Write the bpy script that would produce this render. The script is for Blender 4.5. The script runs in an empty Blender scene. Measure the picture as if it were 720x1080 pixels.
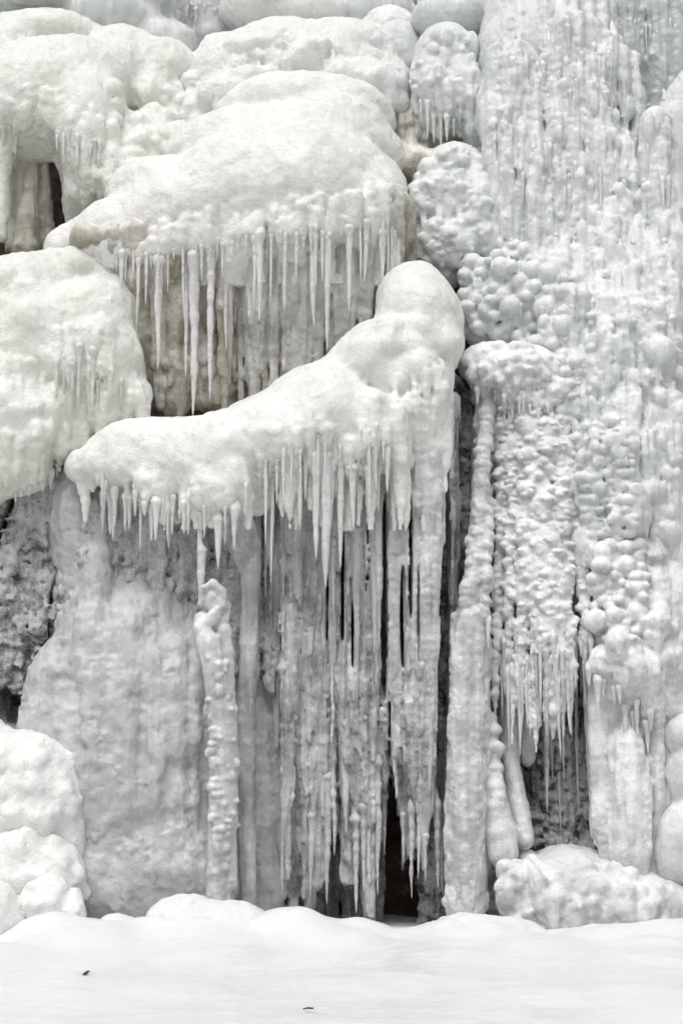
import bpy, math, random, time
import numpy as np
import openvdb
from mathutils import Vector

T0 = time.time()
scene = bpy.context.scene
COL = scene.collection
rng = random.Random(7)
R = math.radians

# ------------------------------------------------------------------ camera
CAM = np.array([0.0, -18.0, 1.8])
PITCH = R(8.2)
FOC = 1800.0                       # focal length in photo pixels (photo is 720 x 1080)


def ray(px, py):
    u = (px - 360.0) / FOC
    v = (540.0 - py) / FOC
    return np.array([u, math.cos(PITCH) - v * math.sin(PITCH), math.sin(PITCH) + v * math.cos(PITCH)])


def at(px, py, y):
    """world point at depth y on the line of sight of a photo pixel, and metres per photo pixel there"""
    d = ray(px, py)
    s = (y - CAM[1]) / d[1]
    return CAM + d * s, s / FOC


# ------------------------------------------------------------------ noise
def _hash(ix, iy, iz, seed):
    h = (ix.astype(np.uint32) * np.uint32(374761393)) ^ (iy.astype(np.uint32) * np.uint32(668265263)) \
        ^ (iz.astype(np.uint32) * np.uint32(2147483647 - 1610)) ^ np.uint32((seed * 974711 + 12345) & 0xffffffff)
    h = (h ^ (h >> np.uint32(13))) * np.uint32(1274126177)
    h = (h ^ (h >> np.uint32(16))) * np.uint32(2246822519)
    h = h ^ (h >> np.uint32(15))
    return h


def _h01(ix, iy, iz, seed):
    return _hash(ix, iy, iz, seed).astype(np.float32) / np.float32(4294967295.0)


def vnoise(p, seed=0):
    """value noise -1..1, p is (n,3)"""
    f = np.floor(p)
    t = (p - f).astype(np.float32)
    i = f.astype(np.int64)
    t = t * t * (3 - 2 * t)
    out = np.zeros(len(p), np.float32)
    for dx in (0, 1):
        wx = t[:, 0] if dx else 1 - t[:, 0]
        for dy in (0, 1):
            wy = t[:, 1] if dy else 1 - t[:, 1]
            for dz in (0, 1):
                wz = t[:, 2] if dz else 1 - t[:, 2]
                out += wx * wy * wz * _h01(i[:, 0] + dx, i[:, 1] + dy, i[:, 2] + dz, seed)
    return out * 2 - 1


def fbm(p, octaves=3, seed=0):
    a, s, out = 1.0, 0.0, 0.0
    for o in range(octaves):
        out = out + a * vnoise(p * (2.03 ** o), seed + o * 17)
        s += a
        a *= 0.5
    return out / s


def worley(p, seed=0):
    """distance to the nearest feature point"""
    f = np.floor(p)
    i = f.astype(np.int64)
    best = np.full(len(p), 9.0, np.float32)
    for dx in (-1, 0, 1):
        for dy in (-1, 0, 1):
            for dz in (-1, 0, 1):
                jx, jy, jz = i[:, 0] + dx, i[:, 1] + dy, i[:, 2] + dz
                qx = jx + _h01(jx, jy, jz, seed) - p[:, 0]
                qy = jy + _h01(jx, jy, jz, seed + 1) - p[:, 1]
                qz = jz + _h01(jx, jy, jz, seed + 2) - p[:, 2]
                best = np.minimum(best, (qx * qx + qy * qy + qz * qz).astype(np.float32))
    return np.sqrt(best)


# ------------------------------------------------------------------ ice bodies as distance fields
def smin(a, b, k):
    if k <= 0:
        return np.minimum(a, b)
    h = np.maximum(k - np.abs(a - b), 0.0) / k
    return np.minimum(a, b) - h * h * k * 0.25


class Ice:
    """collects rounded lumps, ropes and fluted sheets, then meshes their union as one closed surface"""

    def __init__(self, h=0.018, k=0.06, seed=1):
        self.h, self.k = h, k
        self.rnd = random.Random(seed * 7919 + 13)
        self.seed = seed
        self.prims = []
        self.cuts = []
        self.nodq = []
        self.dripq = []
        self.lateq = []
        self.F = None

    # --- ellipsoid; radii in photo pixels, tilt in the picture plane (degrees, counter-clockwise)
    # rx across, rz up, ry in depth
    def e(self, px, py, y, rx, rz, ry=None, tilt=0.0, k=None, lean=0.0, cut=False):
        c, s = at(px, py, y)
        ry = rx if ry is None else ry
        rad = np.array([rx * s, ry * s, rz * s])
        ct, st = math.cos(R(tilt)), math.sin(R(tilt))
        M = np.array([[ct, 0, st], [0, 1, 0], [-st, 0, ct]])          # world -> local
        cl, sl = math.cos(R(lean)), math.sin(R(lean))
        M = np.array([[1, 0, 0], [0, cl, sl], [0, -sl, cl]]) @ M
        (self.cuts if cut else self.prims).append(('e', c, rad, M, self.k if k is None else k))
        return self

    # --- rope of tapered segments through (px, py, y, r)
    def rope(self, pts, k=None, cut=False):
        w = []
        for (px, py, y, r) in pts:
            c, s = at(px, py, y)
            w.append((c, r * s))
        for a, b in zip(w[:-1], w[1:]):
            (self.cuts if cut else self.prims).append(('c', a[0], b[0], a[1], b[1], self.k if k is None else k))
        return self

    # --- fluted sheet: side-by-side vertical ribs; top/bot are lists of (px, py)
    def curtain(self, top, bot, y, r=(6, 14), step=0.8, yj=0.06, k=0.05, taper=0.55, lean=0.0, rag=12):
        x0, x1 = top[0][0], top[-1][0]
        tx, ty = zip(*top)
        bx, by = zip(*bot)
        x = x0
        g = self.rnd
        while x <= x1:
            rr = g.uniform(*r)
            a = float(np.interp(x, tx, ty)) + g.uniform(-4, 4)
            b = float(np.interp(x, bx, by)) + g.uniform(-rag, rag)
            yy = y(x) if callable(y) else y
            yy += g.uniform(-yj, yj)
            pa, s = at(x, a, yy)
            n = max(2, int(abs(b - a) / 55) + 1)
            pts = []
            xx = x
            for i in range(n + 1):
                t = i / n
                xx += g.uniform(-2, 2)
                pb, sb = at(xx, a + (b - a) * t, yy - lean * t)
                pts.append((pb, rr * s * (1 - (1 - taper) * t) * g.uniform(0.85, 1.15)))
            for p, q in zip(pts[:-1], pts[1:]):
                self.prims.append(('c', p[0], q[0], p[1], q[1], k))
            x += rr * 2 * step
        return self

    # --- scatter knobs over the surface inside a photo polygon
    def knobs(self, poly, n, r=(8, 16), out=0.35, k=0.015, squash=1.0, apart=0.0, late=False):
        (self.lateq if late else self.nodq).append((poly, n, r, out, k, squash, apart))
        return self

    # --- drips: ribs that run down the surface from a line and then hang free
    def drips(self, line, n, L=(40, 120), r=(4, 9), k=0.03, taper=0.35, cling=0.25, sink=0.25, pick=1.5, rowj=14):
        self.dripq.append((line, n, L, r, k, taper, cling, sink, pick, rowj))
        return self

    def _drips(self, q):
        line, n, L, r, k, taper, cling, sink, pick, rowj = q
        g = self.rnd
        xs, ys = zip(*line)
        new = []
        for i in range(n):
            t = g.random()
            px = xs[0] + (xs[-1] - xs[0]) * t
            py = float(np.interp(px, xs, ys)) + g.uniform(-rowj, rowj)
            hp = self.hit(px, py)
            if hp is None:
                continue
            l = L[0] + (L[1] - L[0]) * g.random() ** pick
            rr = r[0] + (r[1] - r[0]) * g.random()
            yy = hp[0][1] + rr * hp[1] * sink
            pts = []
            m = max(3, int(l / 9))
            for j in range(m + 1):
                u = j / m
                row = py + l * u
                h2 = self.hit(px, row)
                if h2 is not None and abs(h2[0][1] + rr * h2[1] * sink - yy) < cling:
                    yy += (h2[0][1] + rr * h2[1] * sink - yy) * 0.6
                c, s = at(px, row, yy)
                px += g.uniform(-.6, .6)
                pts.append((c, rr * s * (1 - (1 - taper) * u ** 1.3) * g.uniform(.88, 1.14)))
            new += [('c', p[0], q_[0], p[1], q_[1], k) for p, q_ in zip(pts[:-1], pts[1:])]
        for p in new:
            self._apply(p)

    # --- beaded rope: stacked knobs along a path
    def beads(self, pts, r, gap=1.1, jit=0.3, k=0.02, squash=0.8):
        g = self.rnd
        P = [np.array(p, float) for p in pts]
        for a, b in zip(P[:-1], P[1:]):
            L = math.hypot(b[0] - a[0], b[1] - a[1])
            n = max(1, int(L / (r * gap)))
            for i in range(n):
                t = i / n
                q = a + (b - a) * t
                rr = r * g.uniform(0.75, 1.2)
                self.e(q[0] + g.uniform(-jit, jit) * r, q[1], q[2] + g.uniform(-.3, .3) * r * .01, rr, rr * squash, k=k)
        return self

    def shift(self, dy):
        """slide what has been collected so far towards the viewer's side (negative) or into the cliff"""
        d = np.array([0, dy, 0])
        self.prims = [(p[0], p[1] + d) + tuple(p[2:]) if p[0] == 'e' else (p[0], p[1] + d, p[2] + d) + tuple(p[3:]) for p in self.prims]
        return self

    # --- strand: a knobbly rope of frozen drips that thins into a tip
    def strand(self, pts, r0, r1, k=0.024, gap=0.5, core=0.75, tip=True):
        g = self.rnd
        P = [np.array(p, float) for p in pts]
        seg = [math.hypot(b[0] - a[0], b[1] - a[1]) for a, b in zip(P[:-1], P[1:])]
        tot = sum(seg)
        done = 0.0
        self.rope([(p[0], p[1], p[2] + .04, core * (r0 + (r1 - r0) * sum(seg[:i]) / tot)) for i, p in enumerate(P)], k=.03)
        for a, b, L in zip(P[:-1], P[1:], seg):
            u = 0.0
            while u < L:
                f = (done + u) / tot
                rr = (r0 + (r1 - r0) * f) * g.uniform(.55, 1.0)
                q = a + (b - a) * (u / L)
                off = (r0 + (r1 - r0) * f)
                self.e(q[0] + g.uniform(-.6, .6) * off, q[1], q[2] + g.uniform(-.004, .004) * off, rr, rr * g.uniform(.6, 1.0), ry=rr * g.uniform(.55, .95), tilt=g.uniform(-15, 15), k=k)
                u += rr * gap * g.uniform(.7, 1.3)
            done += L
        if tip:
            e = P[-1]
            l = r1 * g.uniform(3, 9)
            self.rope([(e[0], e[1] - 4, e[2] + .03, r1 * .8), (e[0] + g.uniform(-1, 1), e[1] + l * .5, e[2] + .03, r1 * .5), (e[0], e[1] + l, e[2] + .03, 1.0)], k=.03)
        return self

    # ------------------------------------------------------------- evaluation
    def _box(self, pr):
        if pr[0] == 'e':
            m = max(pr[2]) + 0.0
            ext = np.sqrt(((pr[3].T * pr[2]) ** 2).sum(1))
            return pr[1] - ext, pr[1] + ext
        r = max(pr[3], pr[4])
        return np.minimum(pr[1], pr[2]) - r, np.maximum(pr[1], pr[2]) + r

    def _sdf(self, pr, X, Y, Z):
        if pr[0] == 'e':
            c, rad, M = pr[1], pr[2], pr[3]
            x, y, z = X - c[0], Y - c[1], Z - c[2]
            a = (M[0, 0] * x + M[0, 1] * y + M[0, 2] * z)
            b = (M[1, 0] * x + M[1, 1] * y + M[1, 2] * z)
            d = (M[2, 0] * x + M[2, 1] * y + M[2, 2] * z)
            k0 = np.sqrt((a / rad[0]) ** 2 + (b / rad[1]) ** 2 + (d / rad[2]) ** 2)
            k1 = np.sqrt((a / rad[0] ** 2) ** 2 + (b / rad[1] ** 2) ** 2 + (d / rad[2] ** 2) ** 2) + 1e-6
            return (k0 * (k0 - 1) / k1).astype(np.float32)
        a, b, ra, rb = pr[1], pr[2], pr[3], pr[4]
        ab = b - a
        L2 = float(ab @ ab) + 1e-9
        t = np.clip(((X - a[0]) * ab[0] + (Y - a[1]) * ab[1] + (Z - a[2]) * ab[2]) / L2, 0, 1)
        dx, dy, dz = X - a[0] - t * ab[0], Y - a[1] - t * ab[1], Z - a[2] - t * ab[2]
        return (np.sqrt(dx * dx + dy * dy + dz * dz) - (ra + (rb - ra) * t)).astype(np.float32)

    def _apply(self, pr, cut=False):
        m = self.m
        lo, hi = self._box(pr)
        i0 = np.maximum(np.floor((lo - m - self.lo) / self.h).astype(int), 0)
        i1 = np.minimum(np.ceil((hi + m - self.lo) / self.h).astype(int) + 1, self.n)
        if np.any(i1 <= i0):
            return
        sl = tuple(slice(a, b) for a, b in zip(i0, i1))
        X = (self.lo[0] + self.h * np.arange(i0[0], i1[0], dtype=np.float32))[:, None, None]
        Y = (self.lo[1] + self.h * np.arange(i0[1], i1[1], dtype=np.float32))[None, :, None]
        Z = (self.lo[2] + self.h * np.arange(i0[2], i1[2], dtype=np.float32))[None, None, :]
        d = self._sdf(pr, X, Y, Z)
        if cut:
            self.F[sl] = -smin(-self.F[sl], d, pr[-1])
        else:
            self.F[sl] = smin(self.F[sl], d, pr[-1])

    def hit(self, px, py, y0=None, skin=0.0):
        """first point where the sight line of a photo pixel meets this body"""
        d = ray(px, py)
        lo, hi = self.lo, self.lo + self.h * (np.array(self.n) - 1)
        s = (lo[1] - CAM[1]) / d[1]
        s1 = (hi[1] - CAM[1]) / d[1]
        S = np.arange(s, s1, self.h * 0.7)
        Pp = CAM[None, :] + S[:, None] * d[None, :]
        I = np.round((Pp - lo) / self.h).astype(int)
        ok = np.all((I >= 0) & (I < np.array(self.n)), axis=1)
        if not ok.any():
            return None
        I2, P2, S2 = I[ok], Pp[ok], S[ok]
        v = self.F[I2[:, 0], I2[:, 1], I2[:, 2]]
        w = np.nonzero(v < -skin)[0]
        if len(w) == 0:
            return None
        return P2[w[0]], S2[w[0]] / FOC

    def _knobs(self, queue):
        g = self.rnd
        for (poly, n, r, out, k, squash, apart) in queue:
            xs, ys = [p[0] for p in poly], [p[1] for p in poly]
            new = []
            tries = 0
            taken = []
            while len(new) < n and tries < n * 14:
                tries += 1
                px, py = g.uniform(min(xs), max(xs)), g.uniform(min(ys), max(ys))
                if not inside(px, py, poly):
                    continue
                rr = r[0] + (r[1] - r[0]) * g.random() ** 1.6
                if any((px - a) ** 2 + (py - b_) ** 2 < (apart * (rr + q)) ** 2 for a, b_, q in taken):
                    continue
                hp = self.hit(px, py)
                if hp is None:
                    continue
                taken.append((px, py, rr))
                c, s = hp
                c = c + np.array([0, -1, 0.25]) * rr * s * (out - 0.6)
                sq = g.uniform(*squash) if isinstance(squash, tuple) else squash
                rad = np.array([rr, rr, rr * sq]) * s * np.array([g.uniform(.85, 1.15), 1, g.uniform(.85, 1.15)])
                new.append(('e', c, rad, np.eye(3), k))
            for p in new:
                self._apply(p)

    def solve(self, noise=()):
        m = self.m = 0.16
        los, his = zip(*[self._box(p) for p in self.prims])
        self.lo = np.min(los, axis=0) - m
        hi = np.max(his, axis=0) + m
        self.n = np.ceil((hi - self.lo) / self.h).astype(int) + 1
        self.F = np.full(tuple(self.n), m, np.float32)
        for p in self.prims:
            self._apply(p)
        self._knobs(self.nodq)
        for q in self.dripq:
            self._drips(q)
        self._knobs(self.lateq)
        for p in self.cuts:
            self._apply(p, cut=True)
        band = np.abs(self.F) < 0.12
        idx = np.argwhere(band)
        P = (self.lo + idx * self.h).astype(np.float32)
        disp = np.zeros(len(P), np.float32)
        for fn in noise:
            disp += fn(P, self.seed)
        self.F[band] -= disp
        # keep the border outside
        F = self.F
        F[0], F[-1], F[:, 0], F[:, -1], F[:, :, 0], F[:, :, -1] = (m,) * 6
        return self

    def mesh(self, name, origin):
        gr = openvdb.FloatGrid(background=self.m)
        gr.copyFromArray(np.clip(self.F, -self.m, self.m).astype(np.float32))
        v, q = gr.convertToQuads(isovalue=0.0)
        v = np.asarray(v, np.float64) * self.h + self.lo
        q = np.asarray(q, np.int64)
        v, q = biggest(v, q)
        return quadmesh(name, v - np.asarray(origin), q)


def biggest(v, q, keep=400):
    """drop specks that the noise has cut loose"""
    n = len(v)
    lab = np.arange(n)
    for _ in range(200):
        mn = lab[q].min(1)
        new = lab.copy()
        for c in range(4):
            np.minimum.at(new, q[:, c], mn)
        new = new[new]
        if np.array_equal(new, lab):
            break
        lab = new
    # finish with pointer jumping
    for _ in range(30):
        l2 = lab[lab]
        if np.array_equal(l2, lab):
            break
        lab = l2
    cnt = np.bincount(lab, minlength=n)
    ok = cnt[lab] >= keep
    q = q[ok[q].all(1)]
    used = np.zeros(n, bool)
    used[q.ravel()] = True
    remap = np.cumsum(used) - 1
    return v[used], remap[q]


def quadmesh(name, v, q):
    # outward orientation from the signed volume
    a, b, c, d = (v[q[:, i]] for i in range(4))
    vol = np.einsum('ij,ij->i', a, np.cross(b, c)).sum() + np.einsum('ij,ij->i', a, np.cross(c, d)).sum()
    if vol < 0:
        q = q[:, ::-1]
    me = bpy.data.meshes.new(name)
    me.vertices.add(len(v))
    me.vertices.foreach_set('co', v.astype(np.float32).ravel())
    me.loops.add(len(q) * 4)
    me.loops.foreach_set('vertex_index', q.astype(np.int32).ravel())
    me.polygons.add(len(q))
    me.polygons.foreach_set('loop_start', np.arange(0, len(q) * 4, 4, dtype=np.int32))
    me.polygons.foreach_set('use_smooth', np.ones(len(q), bool))
    me.update(calc_edges=True)
    me.validate()
    return me


def inside(x, y, poly):
    r = False
    n = len(poly)
    for i in range(n):
        x0, y0 = poly[i]
        x1, y1 = poly[(i + 1) % n]
        if (y0 > y) != (y1 > y) and x < (x1 - x0) * (y - y0) / (y1 - y0) + x0:
            r = not r
    return r


# displacement recipes
def lump(amp, size, seed=0, sz=None):
    sz = sz or size
    return lambda P, s: amp * fbm(P / np.array([size, size, sz], np.float32), 3, s + seed)


def cauli(amp, size, sz=None, seed=5):
    sz = sz or size

    def f(P, s):
        w = worley(P / np.array([size, size, sz], np.float32), s + seed)
        return amp * (np.sqrt(np.maximum(0.0, 1 - (w * 1.05) ** 2)) - 0.62)
    return f


def flute(amp, size, stretch=12, seed=9):
    def f(P, s):
        a = vnoise(P / np.array([size, size, size * stretch], np.float32), s + seed)
        b = vnoise(P / np.array([size * .45, size * .45, size * stretch * .6], np.float32), s + seed + 3)
        return amp * ((1 - 2 * np.abs(a)) * 0.7 + b * 0.4)
    return f


def masked(fn, size, lo=-0.1, hi=0.3, seed=31):
    """the recipe shows only in patches"""
    def f(P, s):
        m = fbm(P / size, 2, s + seed)
        m = np.clip((m - lo) / (hi - lo), 0, 1)
        return fn(P, s) * m
    return f


# ------------------------------------------------------------------ materials
def new_mat(name):
    m = bpy.data.materials.new(name)
    m.use_nodes = True
    nt = m.node_tree
    for n in list(nt.nodes):
        if n.type != 'OUTPUT_MATERIAL' and n.type != 'BSDF_PRINCIPLED':
            nt.nodes.remove(n)
    return m, nt, nt.nodes['Principled BSDF']


def ice_mat(name, frost, clear, cover=0.5, streak=8.0, rough=(0.62, 0.28), bump=0.35, sss=0.45, grain=70, soft=0.18, spec=0.5, top=0.35, clear_tr=0.0, grit=0.35, speck=0.6):
    """white frosted ice with streaks and patches of clearer, greyer ice"""
    m, nt, b = new_mat(name)
    N, L = nt.nodes.new, nt.links.new
    geo = N('ShaderNodeNewGeometry')
    mp = N('ShaderNodeMapping')
    mp.inputs['Scale'].default_value = (1, 1, 1.0 / streak)
    L(geo.outputs['Position'], mp.inputs['Vector'])
    n1 = N('ShaderNodeTexNoise')
    n1.inputs['Scale'].default_value = 9
    n1.inputs['Detail'].default_value = 6
    n1.inputs['Roughness'].default_value = 0.65
    L(mp.outputs[0], n1.inputs['Vector'])
    n2 = N('ShaderNodeTexNoise')
    n2.inputs['Scale'].default_value = 2.2
    n2.inputs['Detail'].default_value = 5
    L(geo.outputs['Position'], n2.inputs['Vector'])
    n3 = N('ShaderNodeTexNoise')
    n3.inputs['Scale'].default_value = grain
    n3.inputs['Detail'].default_value = 4
    L(geo.outputs['Position'], n3.inputs['Vector'])
    add = N('ShaderNodeMath'); add.operation = 'ADD'
    L(n1.outputs[0], add.inputs[0]); L(n2.outputs[0], add.inputs[1])
    mad = N('ShaderNodeMath'); mad.operation = 'MULTIPLY_ADD'
    L(n3.outputs[0], mad.inputs[0]); mad.inputs[1].default_value = speck
    L(add.outputs[0], mad.inputs[2])
    sep = N('ShaderNodeSeparateXYZ')
    L(geo.outputs['Normal'], sep.inputs[0])
    up = N('ShaderNodeMath'); up.operation = 'MULTIPLY_ADD'       # rime settles on faces that look up
    L(sep.outputs[2], up.inputs[0]); up.inputs[1].default_value = top
    L(mad.outputs[0], up.inputs[2])
    mr = N('ShaderNodeMapRange')
    mid = 1.0 + speck * 0.5 + (0.5 - cover) * 0.9
    mr.inputs['From Min'].default_value = mid - soft
    mr.inputs['From Max'].default_value = mid + soft
    L(up.outputs[0], mr.inputs['Value'])
    mix = N('ShaderNodeMix'); mix.data_type = 'RGBA'
    mix.inputs[6].default_value = (*clear, 1)
    mix.inputs[7].default_value = (*frost, 1)
    L(mr.outputs[0], mix.inputs[0])
    L(mix.outputs[2], b.inputs['Base Color'])
    mr2 = N('ShaderNodeMapRange')
    mr2.inputs['To Min'].default_value = rough[1]
    mr2.inputs['To Max'].default_value = rough[0]
    L(mr.outputs[0], mr2.inputs['Value'])
    L(mr2.outputs[0], b.inputs['Roughness'])
    b.inputs['Specular IOR Level'].default_value = spec
    if clear_tr > 0:                       # where the frost is thin one looks into the ice
        mt = N('ShaderNodeMapRange')
        mt.inputs['To Min'].default_value = clear_tr
        mt.inputs['To Max'].default_value = 0.0
        L(mr.outputs[0], mt.inputs['Value'])
        L(mt.outputs[0], b.inputs['Transmission Weight'])
    b.inputs['Coat Weight'].default_value = 0.35        # wet film
    b.inputs['Coat Roughness'].default_value = 0.12
    b.inputs['Coat IOR'].default_value = 1.33
    b.inputs['IOR'].default_value = 1.31
    b.inputs['Subsurface Weight'].default_value = sss
    b.inputs['Subsurface Radius'].default_value = (1.0, 1.0, 1.0)
    b.inputs['Subsurface Scale'].default_value = 0.06
    # surface grain
    v = N('ShaderNodeTexVoronoi')
    v.feature = 'SMOOTH_F1'
    v.inputs['Scale'].default_value = 38
    v.inputs['Smoothness'].default_value = 0.4
    L(geo.outputs['Position'], v.inputs['Vector'])
    m2 = N('ShaderNodeMath'); m2.operation = 'MULTIPLY_ADD'
    L(v.outputs['Distance'], m2.inputs[0]); m2.inputs[1].default_value = -0.6
    mg = N('ShaderNodeMath'); mg.operation = 'MULTIPLY'
    L(n3.outputs[0], mg.inputs[0]); mg.inputs[1].default_value = grit
    L(mg.outputs[0], m2.inputs[2])
    n4 = N('ShaderNodeTexNoise')
    n4.inputs['Scale'].default_value = 17
    n4.inputs['Detail'].default_value = 3
    L(geo.outputs['Position'], n4.inputs['Vector'])
    m3 = N('ShaderNodeMath'); m3.operation = 'MULTIPLY_ADD'
    L(n4.outputs[0], m3.inputs[0]); m3.inputs[1].default_value = 0.8
    L(m2.outputs[0], m3.inputs[2])
    m2 = m3
    bp = N('ShaderNodeBump')
    bp.inputs['Strength'].default_value = min(1.0, bump * 1.3)
    bp.inputs['Distance'].default_value = 0.03
    L(m2.outputs[0], bp.inputs['Height'])
    L(bp.outputs[0], b.inputs['Normal'])
    return m


M_WHITE = ice_mat('white_frosted_ice', (0.87, 0.87, 0.86), (0.70, 0.715, 0.70), cover=0.68, streak=2, bump=0.4, soft=.4, sss=.6, grit=.9, grain=55)
M_DOME = ice_mat('warm_frosted_ice', (0.88, 0.875, 0.86), (0.68, 0.67, 0.62), cover=0.64, streak=6, bump=0.36, soft=0.4, sss=.6, grit=.9, grain=55)
M_OLIVE = ice_mat('olive_clear_ice', (0.82, 0.81, 0.775), (0.58, 0.55, 0.42), cover=0.53, streak=14, bump=0.3, soft=0.35, clear_tr=.75, sss=.3)
M_SKIRT = ice_mat('skirt_ice', (0.84, 0.835, 0.82), (0.66, 0.65, 0.60), cover=0.56, streak=12, bump=0.3, soft=0.35, clear_tr=.6, sss=.4)
M_LILAC = ice_mat('lilac_grey_ice', (0.80, 0.795, 0.803), (0.60, 0.597, 0.612), cover=0.60, streak=10, bump=0.25, soft=0.4, clear_tr=.6, sss=.5)
M_GREY = ice_mat('grey_clear_ice', (0.785, 0.783, 0.795), (0.605, 0.606, 0.632), cover=0.53, streak=9, bump=0.35, soft=0.3, clear_tr=.8, sss=.3)
M_MIST = ice_mat('misty_grey_ice', (0.695, 0.70, 0.706), (0.465, 0.468, 0.48), cover=0.52, streak=2.2, bump=0.22, soft=0.5, sss=.4, clear_tr=.3, speck=.4)
M_COOL = ice_mat('cool_frosted_ice', (0.852, 0.866, 0.858), (0.60, 0.645, 0.632), cover=0.60, streak=9, bump=0.25, soft=0.55, clear_tr=.3, sss=.5)
M_PALE = ice_mat('greenish_frosted_ice', (0.865, 0.875, 0.845), (0.64, 0.665, 0.575), cover=0.62, streak=3, bump=0.36, soft=0.45, sss=.6, grit=.9, grain=55)
M_KNOB = ice_mat('knobbly_white_ice', (0.86, 0.857, 0.857), (0.58, 0.585, 0.60), cover=0.64, streak=2.5, bump=0.3, soft=0.3, clear_tr=.3, sss=.5)
M_ICICLE = ice_mat('icicle_ice', (0.87, 0.865, 0.86), (0.80, 0.80, 0.78), cover=0.58, streak=5, rough=(0.4, 0.15), bump=0.12, soft=0.5, clear_tr=.55, sss=.5, speck=.15, grit=.15)
M_ICICLE_GREY = ice_mat('grey_icicle_ice', (0.78, 0.775, 0.785), (0.70, 0.695, 0.71), cover=0.52, streak=8, rough=(0.4, 0.15), bump=0.12, soft=.45, clear_tr=.75, sss=.4, speck=.15, grit=.15)
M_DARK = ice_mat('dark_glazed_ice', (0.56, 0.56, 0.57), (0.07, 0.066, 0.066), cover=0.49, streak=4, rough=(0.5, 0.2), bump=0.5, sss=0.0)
M_CRUST = ice_mat('frost_crusted_rock', (0.55, 0.55, 0.56), (0.10, 0.095, 0.095), cover=0.54, streak=3, rough=(0.5, 0.2), bump=0.5, sss=0.0, soft=.22)
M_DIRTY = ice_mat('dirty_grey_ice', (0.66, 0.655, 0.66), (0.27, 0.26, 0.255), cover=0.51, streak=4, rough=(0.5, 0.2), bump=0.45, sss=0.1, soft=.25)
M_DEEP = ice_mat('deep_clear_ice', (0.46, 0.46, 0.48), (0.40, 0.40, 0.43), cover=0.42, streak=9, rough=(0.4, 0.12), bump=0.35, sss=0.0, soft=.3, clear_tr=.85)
M_BLUE = ice_mat('bluish_clear_ice', (0.72, 0.755, 0.76), (0.55, 0.60, 0.605), cover=0.50, streak=14, bump=0.25, soft=0.45, clear_tr=.5, sss=.4)
M_SNOW = ice_mat('snow', (0.80, 0.80, 0.80), (0.745, 0.747, 0.753), cover=0.55, streak=1, rough=(0.8, 0.7), bump=0.13, grain=45, spec=0.15, soft=.4, sss=.3, grit=.6)


def rock_mat():
    m, nt, b = new_mat('wet_dark_rock')
    N, L = nt.nodes.new, nt.links.new
    geo = N('ShaderNodeNewGeometry')
    n = N('ShaderNodeTexNoise'); n.inputs['Scale'].default_value = 6; n.inputs['Detail'].default_value = 8
    n.inputs['Roughness'].default_value = 0.7
    L(geo.outputs['Position'], n.inputs['Vector'])
    r = N('ShaderNodeValToRGB')
    e = r.color_ramp.elements
    e[0].position, e[0].color = 0.36, (0.030, 0.014, 0.008, 1)
    e[1].position, e[1].color = 0.60, (0.10, 0.06, 0.042, 1)
    x = e.new(0.70); x.color = (0.30, 0.30, 0.31, 1)
    L(n.outputs[0], r.inputs[0])
    L(r.outputs[0], b.inputs['Base Color'])
    b.inputs['Roughness'].default_value = 0.45
    bp = N('ShaderNodeBump'); bp.inputs['Strength'].default_value = 0.7; bp.inputs['Distance'].default_value = 0.06
    L(n.outputs[0], bp.inputs['Height']); L(bp.outputs[0], b.inputs['Normal'])
    return m


M_ROCK = rock_mat()


# ------------------------------------------------------------------ objects
def tag(o, label=None, cat=None, group=None, kind=None):
    if label: o['label'] = label
    if cat: o['category'] = cat
    if group: o['group'] = group
    if kind: o['kind'] = kind
    return o


def link(name, me, mat, loc=(0, 0, 0), parent=None):
    o = bpy.data.objects.new(name, me)
    me.materials.append(mat)
    COL.objects.link(o)
    o.location = Vector(loc)
    if parent is not None:
        o.parent = parent
        o.location = Vector(loc) - world_loc(parent)
    return o


def world_loc(o):
    p = Vector(o.location)
    while o.parent is not None:
        o = o.parent
        p += Vector(o.location)
    return p


def empty(name, loc, label, cat, group=None):
    o = bpy.data.objects.new(name, None)
    COL.objects.link(o)
    o.empty_display_size = 0.2
    o.location = Vector(loc)
    return tag(o, label, cat, group, 'thing')


def thing(name, label, cat, px, py, y, group=None):
    p, _ = at(px, py, y)
    return empty(name, p, label, cat, group)


def body(ice, name, mat, root=None, label=None, cat=None, group=None):
    """mesh of a solved field, as a part of root or as a thing of its own"""
    lo = ice.lo
    hi = ice.lo + ice.h * np.array(ice.n)
    if root is not None:
        base = world_loc(root)
    else:
        base = Vector(((lo[0] + hi[0]) / 2, (lo[1] + hi[1]) / 2, lo[2]))
    me = ice.mesh(name, base)
    o = link(name, me, mat, base, root)
    if root is None:
        tag(o, label, cat, group, 'thing')
    print('  %-28s %7d faces  %5.1fs' % (name, len(me.polygons), time.time() - T0))
    return o


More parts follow.
